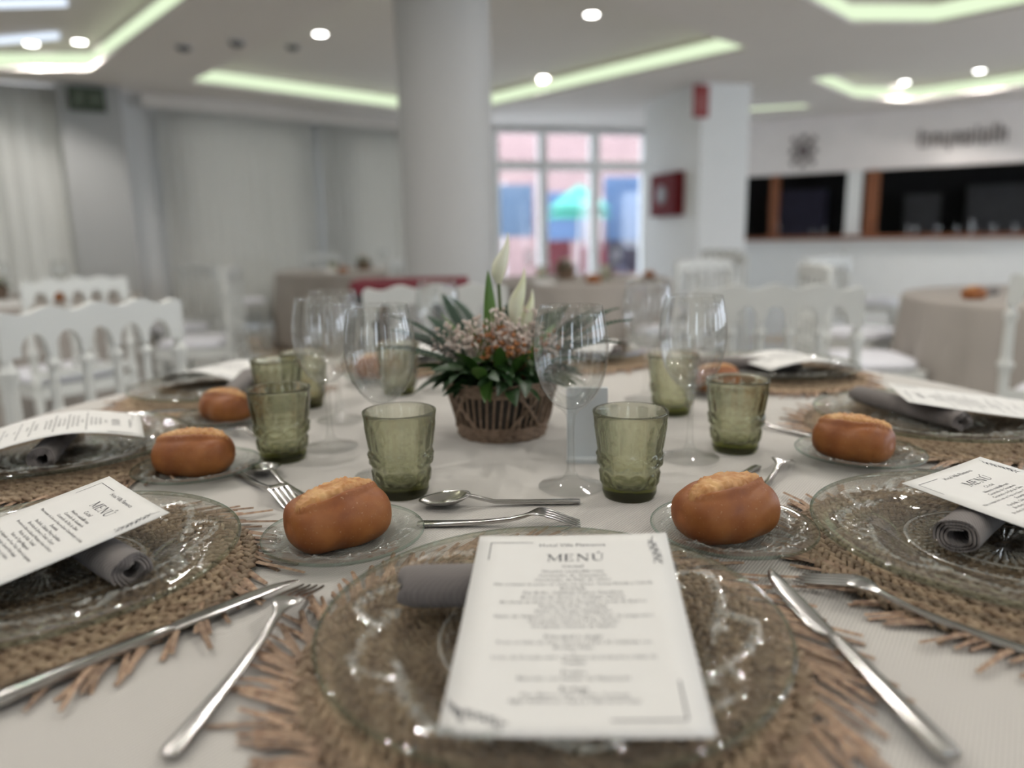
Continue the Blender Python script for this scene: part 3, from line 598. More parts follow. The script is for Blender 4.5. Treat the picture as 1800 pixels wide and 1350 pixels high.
def tumbler_mesh():
    H = .100; zs = [0, .001, .003] + [.006 + i * (H - .008) / 62 for i in range(63)]
    def ro(z): return .0300 + .0125 * (z / H) ** 1.15
    prof = [(0, .002), (.024, .002), (.027, .0)] + [(ro(z), z) for z in zs]; n0 = 3; n1 = len(prof)
    prof += [(ro(H) - .0004, H - .0006), (ro(H) - .0014, H), (ro(H) - .0024, H - .0008)] + [(ro(z) - .0032, z) for z in [H - .006 - i * (H - .024) / 12 for i in range(13)]] + [(.022, .0135), (.012, .0125), (0, .0125)]
    def fn(i, r, z, t):
        if i < n0 or i >= n1: return (0, 0)
        d = -.0012 * (1 - sm(.002, .006, z)) + .0006 * bell(z, .004, .003)
        a = (t * 11 / (2 * pi)) % 1 - .5; s_ = 2 * pi * r / 11
        rr = hypot(a * s_, (z - .0235)) / .0080; d += .0017 * (1 - sm(.75, 1.0, rr)) - .0006 * (1 - sm(.0, .7, rr)) + .0007 * bell(rr, 1.0, .1)
        wv = .0055 * sin(5.5 * t * 2 / 2) ; c1 = .0445 + wv; c2_ = .0445 - wv
        bd_ = max(bell(z, c1, .0016), bell(z, c2_, .0016)); d += .0016 * bd_ + .0010 * sm(.034, .038, z) * (1 - sm(.052, .056, z))
        d += .0004 * bd_ * sin(110 * t)
        a = (t * 16 / (2 * pi)) % 1 - .5; topz = .0865 - .012 * abs(a) ** 2 * 4
        fl_ = sm(.054, .060, z) * (1 - sm(topz - .003, topz, z)); d += fl_ * (.0014 * cos(a * pi) ** .7 - .0006) + .0005 * bell(z, topz, .0012)
        return (d * 1.15, 0)
    b = MB(); b.rev(prof, 176, fn); return b.mesh('tumbler', M['green'], 'full')
ME_TU = tumbler_mesh()
def wine_mesh():
    P_ = [(0, .003), (.012, .003), (.037, .0), (.0388, .0008), (.039, .0016), (.037, .0026), (.022, .0055), (.010, .011), (.0055, .02), (.0042, .035), (.0038, .055), (.0040, .075), (.0055, .086), (.010, .0925), (.019, .099), (.028, .109), (.0355, .122), (.0405, .138), (.0432, .154), (.0435, .168), (.0418, .186), (.0385, .204), (.036, .2145), (.0356, .2153), (.0350, .2147), (.0375, .204), (.0406, .186), (.0423, .168), (.042, .154), (.0393, .138), (.0343, .122), (.0266, .109), (.017, .100), (.008, .0955), (0, .0945)]
    return MB().rev(P_, 72).mesh('wine_glass', M['wine'], 'full')
ME_WG = wine_mesh()
def single(name, me):
    def f(): o = bpy.data.objects.new(name, me); COL.objects.link(o); return o
    return Proto(f)
TU = single('tumbler', ME_TU); WG = single('wine_glass', ME_WG); CHP = single('charger_plate', ME_CH); BPL = single('bread_plate', ME_BP)
# bread roll
def bread_mesh(seed, Lx=.050, Wy=.037, Hz=.058):
    rs = np.random.RandomState(seed); ph = rs.uniform(0, 6, 12); nu, nv = 96, 72; V = []; SL = []
    for j in range(nv):
        v = j / (nv - 1); x = -1 + 2 * v; xx = math.copysign(1 - (1 - abs(x)) ** 1.5, x)
        sec = max(0., 1 - abs(xx) ** 6.0) ** .34 * (1 - .20 * xx * xx)
        for i in range(nu):
            a = 2 * pi * i / nu; cx, sz = cos(a), sin(a)
            y = math.copysign(abs(cx) ** .80, cx); z = math.copysign(abs(sz) ** .85, sz)
            wob = 1 + .025 * sin(3 * xx + ph[0]) * cx + .02 * sin(5 * xx + ph[1] + 2 * a) + .015 * sin(9 * xx + ph[2] + 3 * a)
            Y = y * Wy * sec * wob; Z = z * (Hz * .5) * sec * wob
            s0 = Y / Wy - .02 - .22 * xx                       # diagonal cut over the top
            sl = 0.
            if sz > 0:
                wdt = .44 * max(0., 1 - (abs(xx) / .90) ** 2) ** .5
                if wdt > .01:
                    q = s0 / wdt; sl = (1 - sm(.8, 1.0, abs(q))) * sm(.1, .5, sz)
                    Z += Hz * (.07 * sl * (1 + .6 * sin(14 * xx + ph[3]) * sin(11 * q + ph[4]) * .5) - .105 * bell(q, -1.0, .14) * sm(.1, .4, sz) + .085 * bell(q, -1.32, .2) * sm(.1, .4, sz) - .07 * bell(q, 1.0, .13) * sm(.1, .4, sz))
                    Z += .0008 * sl * (sin(40 * xx + ph[5] + 9 * q) + sin(23 * xx - 17 * q + ph[6]))
            if sz < 0: Z = max(Z, -Hz * .40)
            V.append((xx * Lx, Y, Z + Hz * .40)); SL.append(sl)
    b = MB(); F = []
    for j in range(nv - 1):
        for i in range(nu): F.append((j * nu + i, j * nu + (i + 1) % nu, (j + 1) * nu + (i + 1) % nu, (j + 1) * nu + i))
    b.add(V, F); b.f += [tuple(range(nu)), tuple(range(nv * nu - 1, (nv - 1) * nu - 1, -1))]
    me = b.mesh('bread_roll', M['crust'], 'full'); at = me.attributes.new('slit', 'FLOAT', 'POINT'); at.data.foreach_set('value', SL); return me
BR = [single('bread_roll', bread_mesh(s)) for s in (3, 11, 24)]
# cutlery
def bar_loft(pts, n=10):
    """pts: (y, halfwidth, halfthick, z, xoff)"""
    def fn(u, v):
        y, w, h, z, x = pts[round(v * (len(pts) - 1))]; a = 2 * pi * u
        return (x + w * math.copysign(abs(cos(a)) ** .6, cos(a)), y, z + h * math.copysign(abs(sin(a)) ** .7, sin(a)))
    b = MB(); b.grid(fn, n, len(pts), True); k = len(pts); b.f += [tuple(range(n)), tuple(range(k * n - 1, (k - 1) * n - 1, -1))]; return b
def fork_proto(name, Ln):
    def f():
        t_ = bpy.data.objects.new(name, None); COL.objects.link(t_); k = Ln / .205
        MB_ = bar_loft([(y * k, w, h, z, 0) for y, w, h, z in [(-.102, .002, .001, .003), (-.1015, .0055, .0018, .003), (-.095, .0068, .0021, .003), (-.06, .0055, .0022, .0034), (-.02, .0040, .0022, .0045), (.015, .0030, .0022, .0075), (.03, .0029, .0021, .0105), (.04, .0040, .0016, .0135)]], 12); MB_.build('handle', M['steel'], t_)
        b = bar_loft([(y * k, w, h, z, 0) for y, w, h, z in [(.038, .0030, .0016, .0130), (.044, .0068, .0013, .0150), (.050, .0105, .0012, .0160), (.056, .0121, .0011, .0158), (.0605, .0125, .0010, .0150)]], 14); b.build('head', M['steel'], t_)
        for i in range(4):
            x = (-1.5 + i) * .0066; b = bar_loft([(y * k, w, h, z, x * s_) for y, w, h, z, s_ in [(.059, .0026, .0010, .0153, 1.), (.070, .0022, .0010, .0125, 1.), (.085, .0020, .0010, .0078, .97), (.097, .0016, .0009, .0042, .93), (.103, .0008, .0006, .0030, .9)]], 8); b.build('tine', M['steel'], t_)
        return t_
    return Proto(f)
FK = fork_proto('fork', .205); DF = fork_proto('dessert_fork', .168)
def knife_f():
    t_ = bpy.data.objects.new('knife', None); COL.objects.link(t_)
    bar_loft([(y, w, h, z, 0) for y, w, h, z in [(-.117, .003, .002, .004), (-.116, .0068, .0034, .004), (-.108, .0078, .0038, .004), (-.06, .0066, .0040, .004), (-.01, .0056, .0040, .0042), (.004, .0052, .0034, .0042), (.010, .0045, .002, .0042)]], 12).build('handle', M['steel'], t_)
    bar_loft([(y, w, h, z, x) for y, w, h, z, x in [(.008, .0045, .0019, .0042, 0), (.016, .0072, .0014, .0042, -.0012), (.04, .0085, .0011, .0042, -.0014), (.075, .0082, .0009, .0042, -.001), (.098, .0062, .0008, .0042, .001), (.110, .0034, .0006, .0042, .0030), (.115, .001, .0004, .0042, .0048)]], 10).build('blade', M['steel'], t_); return t_
KN = Proto(knife_f)
def spoon_f():
    t_ = bpy.data.objects.new('dessert_spoon', None); COL.objects.link(t_)
    bar_loft([(y, w, h, z, 0) for y, w, h, z in [(-.09, .002, .001, .003), (-.0895, .0048, .0018, .003), (-.08, .0056, .0022, .003), (-.03, .0042, .0022, .0035), (.005, .0032, .0021, .005), (.022, .0028, .0021, .0095), (.036, .0032, .0018, .0135)]], 12).build('handle', M['steel'], t_)
    def bf(u, v):
        a = 2 * pi * u; r = v
        w = .0185 * (1 - .12 * sin(a)); y = .0600 + .0285 * sin(a) * r; x = w * cos(a) * r; z = .0115 - .0095 * (1 - r ** 2.2) + (.0035 - .006 * (sin(a) * r + 1) / 2 * 1.0)
        return (x, y, z)
    b = MB(); b.grid(lambda u, v: bf(u, .02 + .98 * v), 40, 14, True); o = b.build('bowl', M['steel'], t_, smooth='full'); md = o.modifiers.new('t', 'SOLIDIFY'); md.thickness = .0011; md.offset = 0; return t_
DS = Proto(spoon_f)
# rolled napkin
def napkin_mesh(Ln, r0, flat=1., seed=0):
    rs = np.random.RandomState(seed); turns = 3.4; n = 150; t_ = .0020; out = []; inn = []
    for i in range(n + 1):
        u = i / n; a = 2 * pi * turns * u + 1.1; r = r0 * (.46 + .54 * u) * (1 + .03 * sin(5 * a + seed) * (1 - u))
        out.append((r * cos(a), r * sin(a))); inn.append(((r - t_) * cos(a), (r - t_) * sin(a)))
    sec = out + inn[::-1]; m_ = len(sec); xs = [-.5, -.494, -.48, -.45, -.3, 0, .3, .49, .5]; es_ = {0: .62, 1: .80, 2: .92, 3: .98}; b = MB(); V = []
    for k, x in enumerate(xs):
        s_ = (1 + .03 * sin(x * 7 + seed)) * es_.get(k, 1.)
        for p in sec: V.append((x * Ln + .0025 * sin(3 * atan2(p[1], p[0]) + k), p[0] * s_, p[1] * s_ * flat))
    F = []
    for k in range(len(xs) - 1):
        for i in range(m_): F.append((k * m_ + i, k * m_ + (i + 1) % m_, (k + 1) * m_ + (i + 1) % m_, (k + 1) * m_ + i))
    for e in (0, len(xs) - 1):
        for i in range(n):
            q = (e * m_ + i, e * m_ + i + 1, e * m_ + m_ - 2 - i, e * m_ + m_ - 1 - i); F.append(q)
    b.add(V, F); zmin = min(v[2] for v in b.v); b.v = [(x, y, z - zmin) for x, y, z in b.v]; return b.mesh('napkin', M['napkin'])
NPS = [single('napkin', napkin_mesh(.205, .0183, 1., 0)), single('napkin', napkin_mesh(.205, .0200, .80, 3)), single('napkin', napkin_mesh(.205, .0165, .95, 5))]
# placemat: plaited rings and loose straws
def ring_mesh(k, r):
    b = MB(); n = max(6, int(2 * pi * r / .0105)); V = []; F = []
    for row in (-1, 1):
        for i in range(n):
            t = 2 * pi * (i + (.5 if row > 0 else 0)) / n + .11 * k; er = Vector((cos(t), sin(t), 0)); et = Vector((-sin(t), cos(t), 0))
            d = (et * cos(R(32)) + er * row * sin(R(32)) * 1.0).normalized(); s_ = Vector((-d.y, d.x, 0)); c_ = er * (r + row * .0030) + Vector((0, 0, .0048 + .0008 * sin(i * 2.3 + k)))
            l = .0088 * random.uniform(.9, 1.15); w = .0030; h = .0036; o = len(V)
            V.append(c_ - d * l + Vector((0, 0, -.0025)))
            for q in (-.5, .45):
                for g in range(5):
                    a = 2 * pi * g / 5; V.append(c_ + d * l * q + s_ * w * cos(a) + Vector((0, 0, h * sin(a) * .8 + (.001 if q < 0 else .0004))))
            V.append(c_ + d * l + Vector((0, 0, -.0025)))
            for g in range(5):
                g2 = (g + 1) % 5; F += [(o, o + 1 + g2, o + 1 + g), (o + 1 + g, o + 1 + g2, o + 6 + g2, o + 6 + g), (o + 6 + g, o + 6 + g2, o + 11)]
    b.add(V, F); return b.mesh('plait_ring', M['straw'], 'full')
def straw_mesh(L_, w, h, bend):
    b = MB(); P_ = [(0, 0, .003), (L_ * .5, bend, .0042), (L_, bend * 3.2, .0025)]; V = []; F = []
    for i, p in enumerate(P_):
        q = w * (1, .95, .7)[i]
        V += [(p[0], p[1] - q, p[2]), (p[0], p[1], p[2] + h), (p[0], p[1] + q, p[2]), (p[0], p[1], p[2] - h * .5)]
    for i in range(2):
        for k in range(4): F.append((i * 4 + k, i * 4 + (k + 1) % 4, i * 4 + 4 + (k + 1) % 4, i * 4 + 4 + k))
    F += [(0, 1, 2, 3), (11, 10, 9, 8)]; b.add(V, F); return b.mesh('straw', M['straw2'], False)
STR = [straw_mesh(L_, w, .0014, bd_) for L_, w, bd_ in [(.046, .0026, .001), (.056, .0031, -.0015), (.040, .0021, .0006), (.064, .0027, .002)]]
def mat_proto(ns, seed, ro=.0):
    def f():
        rnd = random.Random(seed); t_ = bpy.data.objects.new('placemat', None); COL.objects.link(t_)
        for k, me in enumerate(RINGS): obj('plait_ring', me, t_)
        for i in range(ns):
            a = 2 * pi * i / ns + rnd.uniform(-.03, .03); r = rnd.uniform(.146, .167) + ro; ang = a - R(rnd.gauss(50, 8))
            o = obj('straw', rnd.choice(STR), t_, (r * cos(a), r * sin(a), rnd.uniform(0, .003)), rot=(0, R(rnd.uniform(-1, 3)), ang))
        return t_
    return f
RINGS = [ring_mesh(k, .018 + .0125 * k) for k in range(13)]
MTS = [Proto(mat_proto(220, 1, .012)), Proto(mat_proto(170, 5))]
# menu card
LINES = [('Hotel Villa Flamenca', 0, -.0165, .0062, 'CENTER', 1.0), ('Cóctel', 0, -.0455, .0058, 'CENTER', 1.05),
 ('Nuestra ensaladilla rusa', 0, -.0515, .0046, 'CENTER', 1.02), ('Cucurucho de Guacamole', 0, -.0568, .0046, 'CENTER', 1.02), ('Cucurucho de Paté de Chivo', 0, -.0621, .0046, 'CENTER', 1.02),
 ('Mini croissant de Lomo en Orza con Queso Crema Rúcula y Cebolla', 0, -.0674, .0042, 'CENTER', .96), ('Encurtida', 0, -.0727, .0046, 'CENTER', 1.02), ('Pan Bollo, Calabaza Frita y Carrillera', 0, -.0780, .0046, 'CENTER', 1.02),
 ('Brocheta de Queso y Tomate Cherry', 0, -.0833, .0046, 'CENTER', 1.02), ('Brocheta de Atún en Salsa de Mostaza y Gotas de Ibérico', 0, -.0886, .0043, 'CENTER', 1.0), ('Pincho de Pollo Teriyaki', 0, -.0939, .0046, 'CENTER', 1.02),
 ('Vasito de Yogur Malagueño', 0, -.0992, .0046, 'CENTER', 1.02), ('Vasito de Gazpacho con Fresa Trufa y Tartar de Langostino', 0, -.1045, .0044, 'CENTER', 1.0), ('Croquetas Caseras Pollo Asado', 0, -.1098, .0046, 'CENTER', 1.02), ('Croquetas Caseras de Rabito', 0, -.1151, .0046, 'CENTER', 1.02),
 ('Principal a elegir', 0, -.1262, .0054, 'CENTER', 1.05), ('Presa en Salsa de Vino Oporto y Puré de Calabaza con', 0, -.1316, .0044, 'CENTER', 1.0), ('Boniato Frito', 0, -.1366, .0046, 'CENTER', 1.0), ('o', 0, -.1410, .0046, 'CENTER', 1.0),
 ('Lomo de Dorada sobre Verduras de la Huerta y Salsa de', 0, -.1460, .0044, 'CENTER', 1.0), ('Tomate', 0, -.1508, .0046, 'CENTER', 1.0), ('Postre', 0, -.1600, .0054, 'CENTER', 1.05), ('Bizcocho con Helado de Mantecado', 0, -.1650, .0046, 'CENTER', 1.0),
 ('Bodega', 0, -.1742, .0054, 'CENTER', 1.05), ('Vino Blanco, Vino Tinto, Cerveza', 0, -.1792, .0046, 'CENTER', 1.0), ('Agua, Refrescos, Cava y Café de la Casa', 0, -.1840, .0046, 'CENTER', 1.0)]
TV, TF = text_mesh(LINES)
def strokes(segs):
    V = []; F = []
    for (x0, y0, x1, y1, w0, w1) in segs:
        d = Vector((x1 - x0, y1 - y0)); d = d.normalized() if d.length > 1e-9 else Vector((1, 0)); n_ = Vector((-d.y, d.x)); o = len(V)
        V += [(x0 + n_.x * w0, y0 + n_.y * w0), (x0 - n_.x * w0, y0 - n_.y * w0), (x1 - n_.x * w1, y1 - n_.y * w1), (x1 + n_.x * w1, y1 + n_.y * w1)]; F.append((o, o + 1, o + 2, o + 3))
    return V, F
def serif_heading():
    # M E N U with thick and thin strokes, serifs and the accent, cap height h
    h = .0105; T = .00075; t = .0003; S_ = []; x = -.0215
    def serif(cx, y, w=.0018): S_.append((cx - w, y, cx + w, y, .00022, .00022))
    w = .0105; S_.extend([(x, 0, x, h, t, t), (x, h, x + w / 2, .0008, T, T * .8), (x + w / 2, .0008, x + w, h, t, t), (x + w, 0, x + w, h, T, T)]); [serif(x + a, y) for a, y in ((0, 0), (w, 0))]; serif(x - .0006, h); serif(x + w + .0006, h)
    x += w + .0052; w = .0062; S_.extend([(x, 0, x, h, T, T), (x, h - .0002, x + w, h - .0002, t, t), (x, h * .52, x + w * .75, h * .52, t, t), (x, .0002, x + w, .0002, t, t), (x + w, h, x + w, h - .0018, t, t), (x + w, 0, x + w, .002, t, t), (x + w * .75, h * .42, x + w * .75, h * .62, t, t)]); serif(x, 0); serif(x, h)
    x += w + .0050; w = .0085; S_.extend([(x, 0, x, h, t, t), (x, h, x + w, 0, T, T), (x + w, 0, x + w, h, t, t)]); serif(x, 0); serif(x, h); serif(x + w, h)
    x += w + .0055; w = .0078; pts = [(x, h), (x, .0035)] + [(x + w / 2 - cos(pi * k / 8) * w / 2, .0035 - sin(pi * k / 8) * .0035) for k in range(1, 8)] + [(x + w, .0035), (x + w, h)]
    for k in range(len(pts) - 1): wd_ = T if k < 3 else (T * .7 if k < 5 else t); S_.append((*pts[k], *pts[k + 1], wd_, wd_))
    serif(x, h); serif(x + w, h); S_.append((x + w * .42, h + .0012, x + w * .75, h + .0034, .0003, .0008)); return S_
def branch(x, y, a, sc):
    S_ = []; p = Vector((x, y)); d = a; 
    for i in range(9):
        q = p + Vector((cos(d), sin(d))) * .0038 * sc; S_.append((*p, *q, .00028 * sc, .00025 * sc)); d += .09 * (1 if i < 5 else -1)
        for sd in (-1, 1):
            if i in (0,) and sd > 0: continue
            b_ = d + sd * R(38); l = (.0062 if (i + (sd > 0)) % 2 else .0045) * sc; e = q + Vector((cos(b_), sin(b_))) * l; S_.append((*q, *e, .00020 * sc, .00018 * sc))
            if (i + (sd > 0)) % 2: S_.append((*(q + (e - q) * .35), *e, .0009 * sc, .0001)); S_.append((*q, *(q + (e - q) * .35), .0001, .0009 * sc))
            else: S_.append((e.x - .0006 * sc, e.y, e.x + .0006 * sc, e.y, .0006 * sc, .0006 * sc))
        p = q
    return S_
SEG = [(x * .82, y * .86 - .0365, X * .82, Y * .86 - .0365, a, b_) for x, y, X, Y, a, b_ in serif_heading()]
fr = .00032
SEG += [(-.0635, -.0105, -.030, -.0105, fr, fr), (-.0635, -.0105, -.0635, -.0345, fr, fr), (.061, -.166, .061, -.1975, fr * 1.6, fr * 1.6), (.061, -.1975, .020, -.1975, fr * 1.6, fr * 1.6)]
SEG += branch(.063, -.004, R(-103), 1.0) + branch(-.070, -.186, R(-40), .95) + branch(-.072, -.180, R(-75), .6)
SV, SF = strokes(SEG)
INKV = TV + SV; INKF = TF + [tuple(i + len(TV) for i in f) for f in SF]
# frame lines are long: subdivide nothing on flat cards; curved cards get their ink from the mapped vertices
def card_proto(prof):
    def f():
        t_ = bpy.data.objects.new('menu_card', None); COL.objects.link(t_); n = 22
        def fn(u, v): y = -.21 * v; return (-.074 + .148 * u, y, prof(y, -.074 + .148 * u))
        b = MB(); b.grid(fn, 9, n); o = b.build('sheet', M['paper'], t_, smooth='full'); md = o.modifiers.new('t', 'SOLIDIFY'); md.thickness = .0004; md.offset = 0
        V = []
        for (x, y) in INKV: V.append((x, y, prof(y, x) + .00035))
        b = MB(); b.add(V, INKF); me = b.mesh('printing', M['ink'], False, fix=False); o2 = obj('printing', me, o); return t_
    return Proto(f)
def prof_flat(y, x): return -.0015 * sin(pi * (-y) / .21) + .0010 * (x / .074) ** 2
def prof_arch(y, x):
    # draped across a roll that lies under the middle of the sheet, ends hanging lower
    s = (-y - .085) / .105; return -.021 * min(1.4, abs(s) ** 1.7) 
CARD = card_proto(prof_flat); CARDA = card_proto(prof_arch)

# ---- laying the near table
MZ = TZ + .0005; PZ = TZ + .0095; NZ = PZ + .0062
ST = {'F': (.024, .477, 0, 'front place'), 'L1': (-.407, .597, -38, 'left near place'), 'R1': (.436, .618, 36, 'right near place'), 'L2': (-.615, .975, -74, 'left place'), 'R2': (.615, 1.055, 74, 'right place'),
      'L3': (-.555, 1.385, -110, 'far left place'), 'R3': (.54, 1.495, 116, 'far right place'), 'B1': (-.22, 1.74, -160, 'back place'), 'B2': (.17, 1.75, 158, 'back right place')}
WH = {'F': 'nearest the camera under the centre menu card', 'L1': 'at the left edge under the tilted menu card', 'R1': 'at the right edge under the tilted menu card', 'L2': 'beyond the left tilted menu, under an arched menu card', 'R2': 'far right beside a long napkin roll',
      'L3': 'far left beside the dark roll behind the green tumblers', 'R3': 'far right behind the green tumblers', 'B1': 'at the back, left of the flower basket', 'B2': 'at the back, right of the flower basket'}
def loc(k, x, y, z):
    px, py, a, _ = ST[k]; a = R(a); return (px + x * cos(a) - y * sin(a), py + x * sin(a) + y * cos(a), z)
for i, k in enumerate(ST):
    px, py, a, nm = ST[k]
    MTS[0 if i == 0 else 1].at('round seagrass placemat with frayed straws ' + WH[k], 'placemat', (px, py, MZ), R(a + [0, 40, 150, 80, 200, 20, 90, 10, 60][i]), 'seagrass placemats')
    CHP.at('clear embossed glass charger plate ' + WH[k], 'plate', (px, py, PZ), R(a), 'glass charger plates')
# napkins: (place, x, y, rz deg local, kind, flip)
def napkin(k, x, y, kind, da=0., flip=False):
    NPS[kind].at('taupe rolled napkin on the plate ' + WH[k], 'napkin', loc(k, x, y, NZ + .0005), R(ST[k][2] + da + (180 if flip else 0)), 'rolled taupe napkins')
napkin('F', -.008, .045, 0, 1); napkin('L1', -.005, .035, 2, -2); napkin('R1', .048, .030, 1, 7, True); napkin('L2', -.01, -.005, 2, 4); napkin('R2', .03, .03, 2, 33, True); napkin('L3', .0, .045, 2, 30); napkin('R3', .02, .05, 2, 60); napkin('B1', 0, .03, 2); napkin('B2', 0, .03, 2)
def card(k, pr, x, y, z, yaw, tilt, roll, label):
    """x,y,z = middle of the top edge (world), yaw of the heading, tilt nose-down of the sheet"""
    o = pr.at(label, 'menu card', (x, y, z)); o.rotation_mode = 'XYZ'
    o.matrix_basis = Matrix.Translation((x, y, z)) @ Matrix.Rotation(R(yaw), 4, 'Z') @ Matrix.Rotation(R(tilt), 4, 'X') @ Matrix.Rotation(R(roll), 4, 'Y'); o['group'] = 'printed menu cards'; return o
card('F', CARD, .0457, .555, .8072, -4.4, 7.3, -2.0, 'white printed menu card facing the camera on the nearest plate')
card('L1', CARD, -.352, .660, .8118, -44, 8.6, 0.4, 'white printed menu card tilted over a napkin roll at the left edge')
card('R1', CARD, .4325, .713, .8038, 32.6, 4.4, 0, 'white printed menu card tilted at the right picture edge')
card('L2', CARDA, -.520, 1.010, .8065, -62, -1.5, 0, 'white menu card arched over a roll beyond the left tilted menu')
card('R2', CARD, .580, 1.09, .8030, 74, 6., 0, 'white menu card lying by the long napkin roll at far right')
card('L3', CARDA, -.50, 1.44, .80, -110, 0, 0, 'white menu card on the far left plate'); card('R3', CARDA, .48, 1.46, .80, 100, 0, 0, 'white menu card on the far right plate'); card('B2', CARDA, .15, 1.67, .80, 158, 0, 0, 'white menu card on the back plate right of the flower basket')
card('B1', CARDA, -.19, 1.66, .80, -160, 0, 0, 'white menu card on the back plate left of the flower basket')
# bread plates with rolls: x, y, bread kind, yaw, labels
BZ = TZ + .0006; RZ = BZ + .0060
for x, y, kd, yaw, wh, sc in [(-.165, .675, 0, 40, 'between the front and the left tilted menu card', 1.), (.208, .665, 1, 22, 'right of the front menu card', 1.), (-.402, .905, 2, -8, 'behind the left tilted menu card', .97), (.440, .905, 1, -48, 'at far right before the long napkin roll', .95), (-.466, 1.185, 0, -35, 'beside the leftmost green tumbler', .92),
        (.385, 1.345, 2, 0, 'behind the right green tumbler', .9), (-.275, 1.52, 1, 10, 'at the back left of the flower basket', .9)]:
    dz = .004 if kd == 1 else 0.; BPL.at('small clear glass bread plate ' + wh, 'plate', (x, y, BZ + dz), R(yaw * 2), 'glass bread plates')
    o = BR[kd].at('crusty brown bread roll ' + wh, 'bread roll', (x - .006, y + .006, RZ - .0016 + dz), R(yaw), 'crusty bread rolls'); o.scale = (sc,) * 3
# tumblers and wine glasses
for x, y, rz, lab in [(-.130, .826, .2, 'olive green embossed tumbler behind the left front bread roll'), (.132, .806, 1.1, 'olive green embossed tumbler behind the right front bread roll'), (-.314, .975, .5, 'olive green tumbler left of the wine glass stem, beside the flower side'), (.305, .980, .9, 'olive green tumbler right of the second wine glass'),
        (-.395, 1.225, .1, 'green tumbler just behind the left green tumbler'), (-.370, 1.30, .7, 'greyish green tumbler furthest behind the left green tumbler'), (-.218, 1.40, .3, 'green tumbler seen through the left wine bowl'), (.266, 1.20, .6, 'green tumbler seen behind the right wine stem')]:
    TU.at(lab, 'tumbler', (x, y, TZ + .0004), rz, 'olive green tumblers')
for x, y, lab in [(.068, .838, 'clear wine glass beside the flower basket, front right'), (.234, .946, 'clear wine glass before the right green tumbler'), (-.262, 1.028, 'clear wine glass behind the left green tumbler'), (-.160, .890, 'clear wine glass behind the front left green tumbler'), (-.285, 1.19, 'clear wine glass further back on the left side'), (.24, 1.30, 'clear wine glass furthest back on the right side'), (-.14, 1.42, 'clear wine glass at the back left of the flower basket')]:
    WG.at(lab, 'wine glass', (x, y, TZ + .0004), 0, 'clear wine glasses')
# cutlery
def lay(pr, p, q, z, lab, cat, grp, lift=0.):
    """p = handle end, q = working end"""
    m_ = ((p[0] + q[0]) / 2, (p[1] + q[1]) / 2, z); o = pr.at(lab, cat, m_, 0, grp); a = atan2(q[1] - p[1], q[0] - p[0]) - pi / 2
    o.rotation_euler = (lift, 0, a); return o
lay(FK, (-.199, .374), (-.169, .572), TZ + .004, 'steel fork left of the front placemat', 'fork', 'dinner forks', R(1.2)); lay(KN, (.236, .359), (.213, .586), TZ + .005, 'steel knife right of the front placemat', 'knife', 'table knives', R(.6)); lay(KN, (-.340, .415), (-.187, .590), TZ + .004, 'steel knife lying along the left placemat', 'knife', 'table knives')
lay(FK, (.378, .432), (.239, .573), TZ + .004, 'steel fork beside the right placemat, tines towards the bread plate', 'fork', 'dinner forks', R(.5))
lay(DS, (.073, .780), (-.106, .776), TZ + .0003, 'steel dessert spoon above the front plate', 'spoon', 'dessert spoons'); lay(DF, (-.100, .722), (.066, .714), TZ + .0003, 'steel dessert fork below the dessert spoon', 'fork', 'dessert forks')
lay(DS, (-.225, .790), (-.335, .925), TZ + .0003, 'steel dessert spoon behind the left front bread roll', 'spoon', 'dessert spoons'); lay(DF, (-.352, .905), (-.248, .782), TZ + .0003, 'steel dessert fork between two bread plates on the left', 'fork', 'dessert forks')
lay(DS, (.306, .892), (.195, .760), TZ + .0003, 'steel dessert spoon with handle showing behind the right front roll', 'spoon', 'dessert spoons'); lay(DF, (.265, .775), (.352, .912), TZ + .0003, 'steel dessert fork upright head behind the right front roll', 'fork', 'dessert forks')
lay(DS, (.43, 1.03), (.36, 1.12), TZ + .0003, 'steel dessert spoon right of the right green tumbler', 'spoon', 'dessert spoons'); lay(DF, (-.335, 1.03), (-.42, 1.10), TZ + .0003, 'steel dessert fork left of the leftmost tumbler', 'fork', 'dessert forks')
lay(KN, (.70, .80), (.475, .855), TZ + .004, 'steel knife behind the right tilted menu card', 'knife', 'table knives'); lay(KN, (-.68, 1.22), (-.47, 1.27), TZ + .004, 'steel knife before the far left plate', 'knife', 'table knives')
# grey table card
t_ = thing('number_stand', 'plain grey upright stand behind the front wine glass', 'stand', (.098, .945, TZ + .0004), R(-6))
MB().box(-.0265, .0265, -.004, .004, .004, .098).build('panel', M['greycard'], t_, smooth=False); MB().box(-.0265, .0265, -.018, .018, 0, .005).build('foot', M['greycard'], t_, smooth=False)

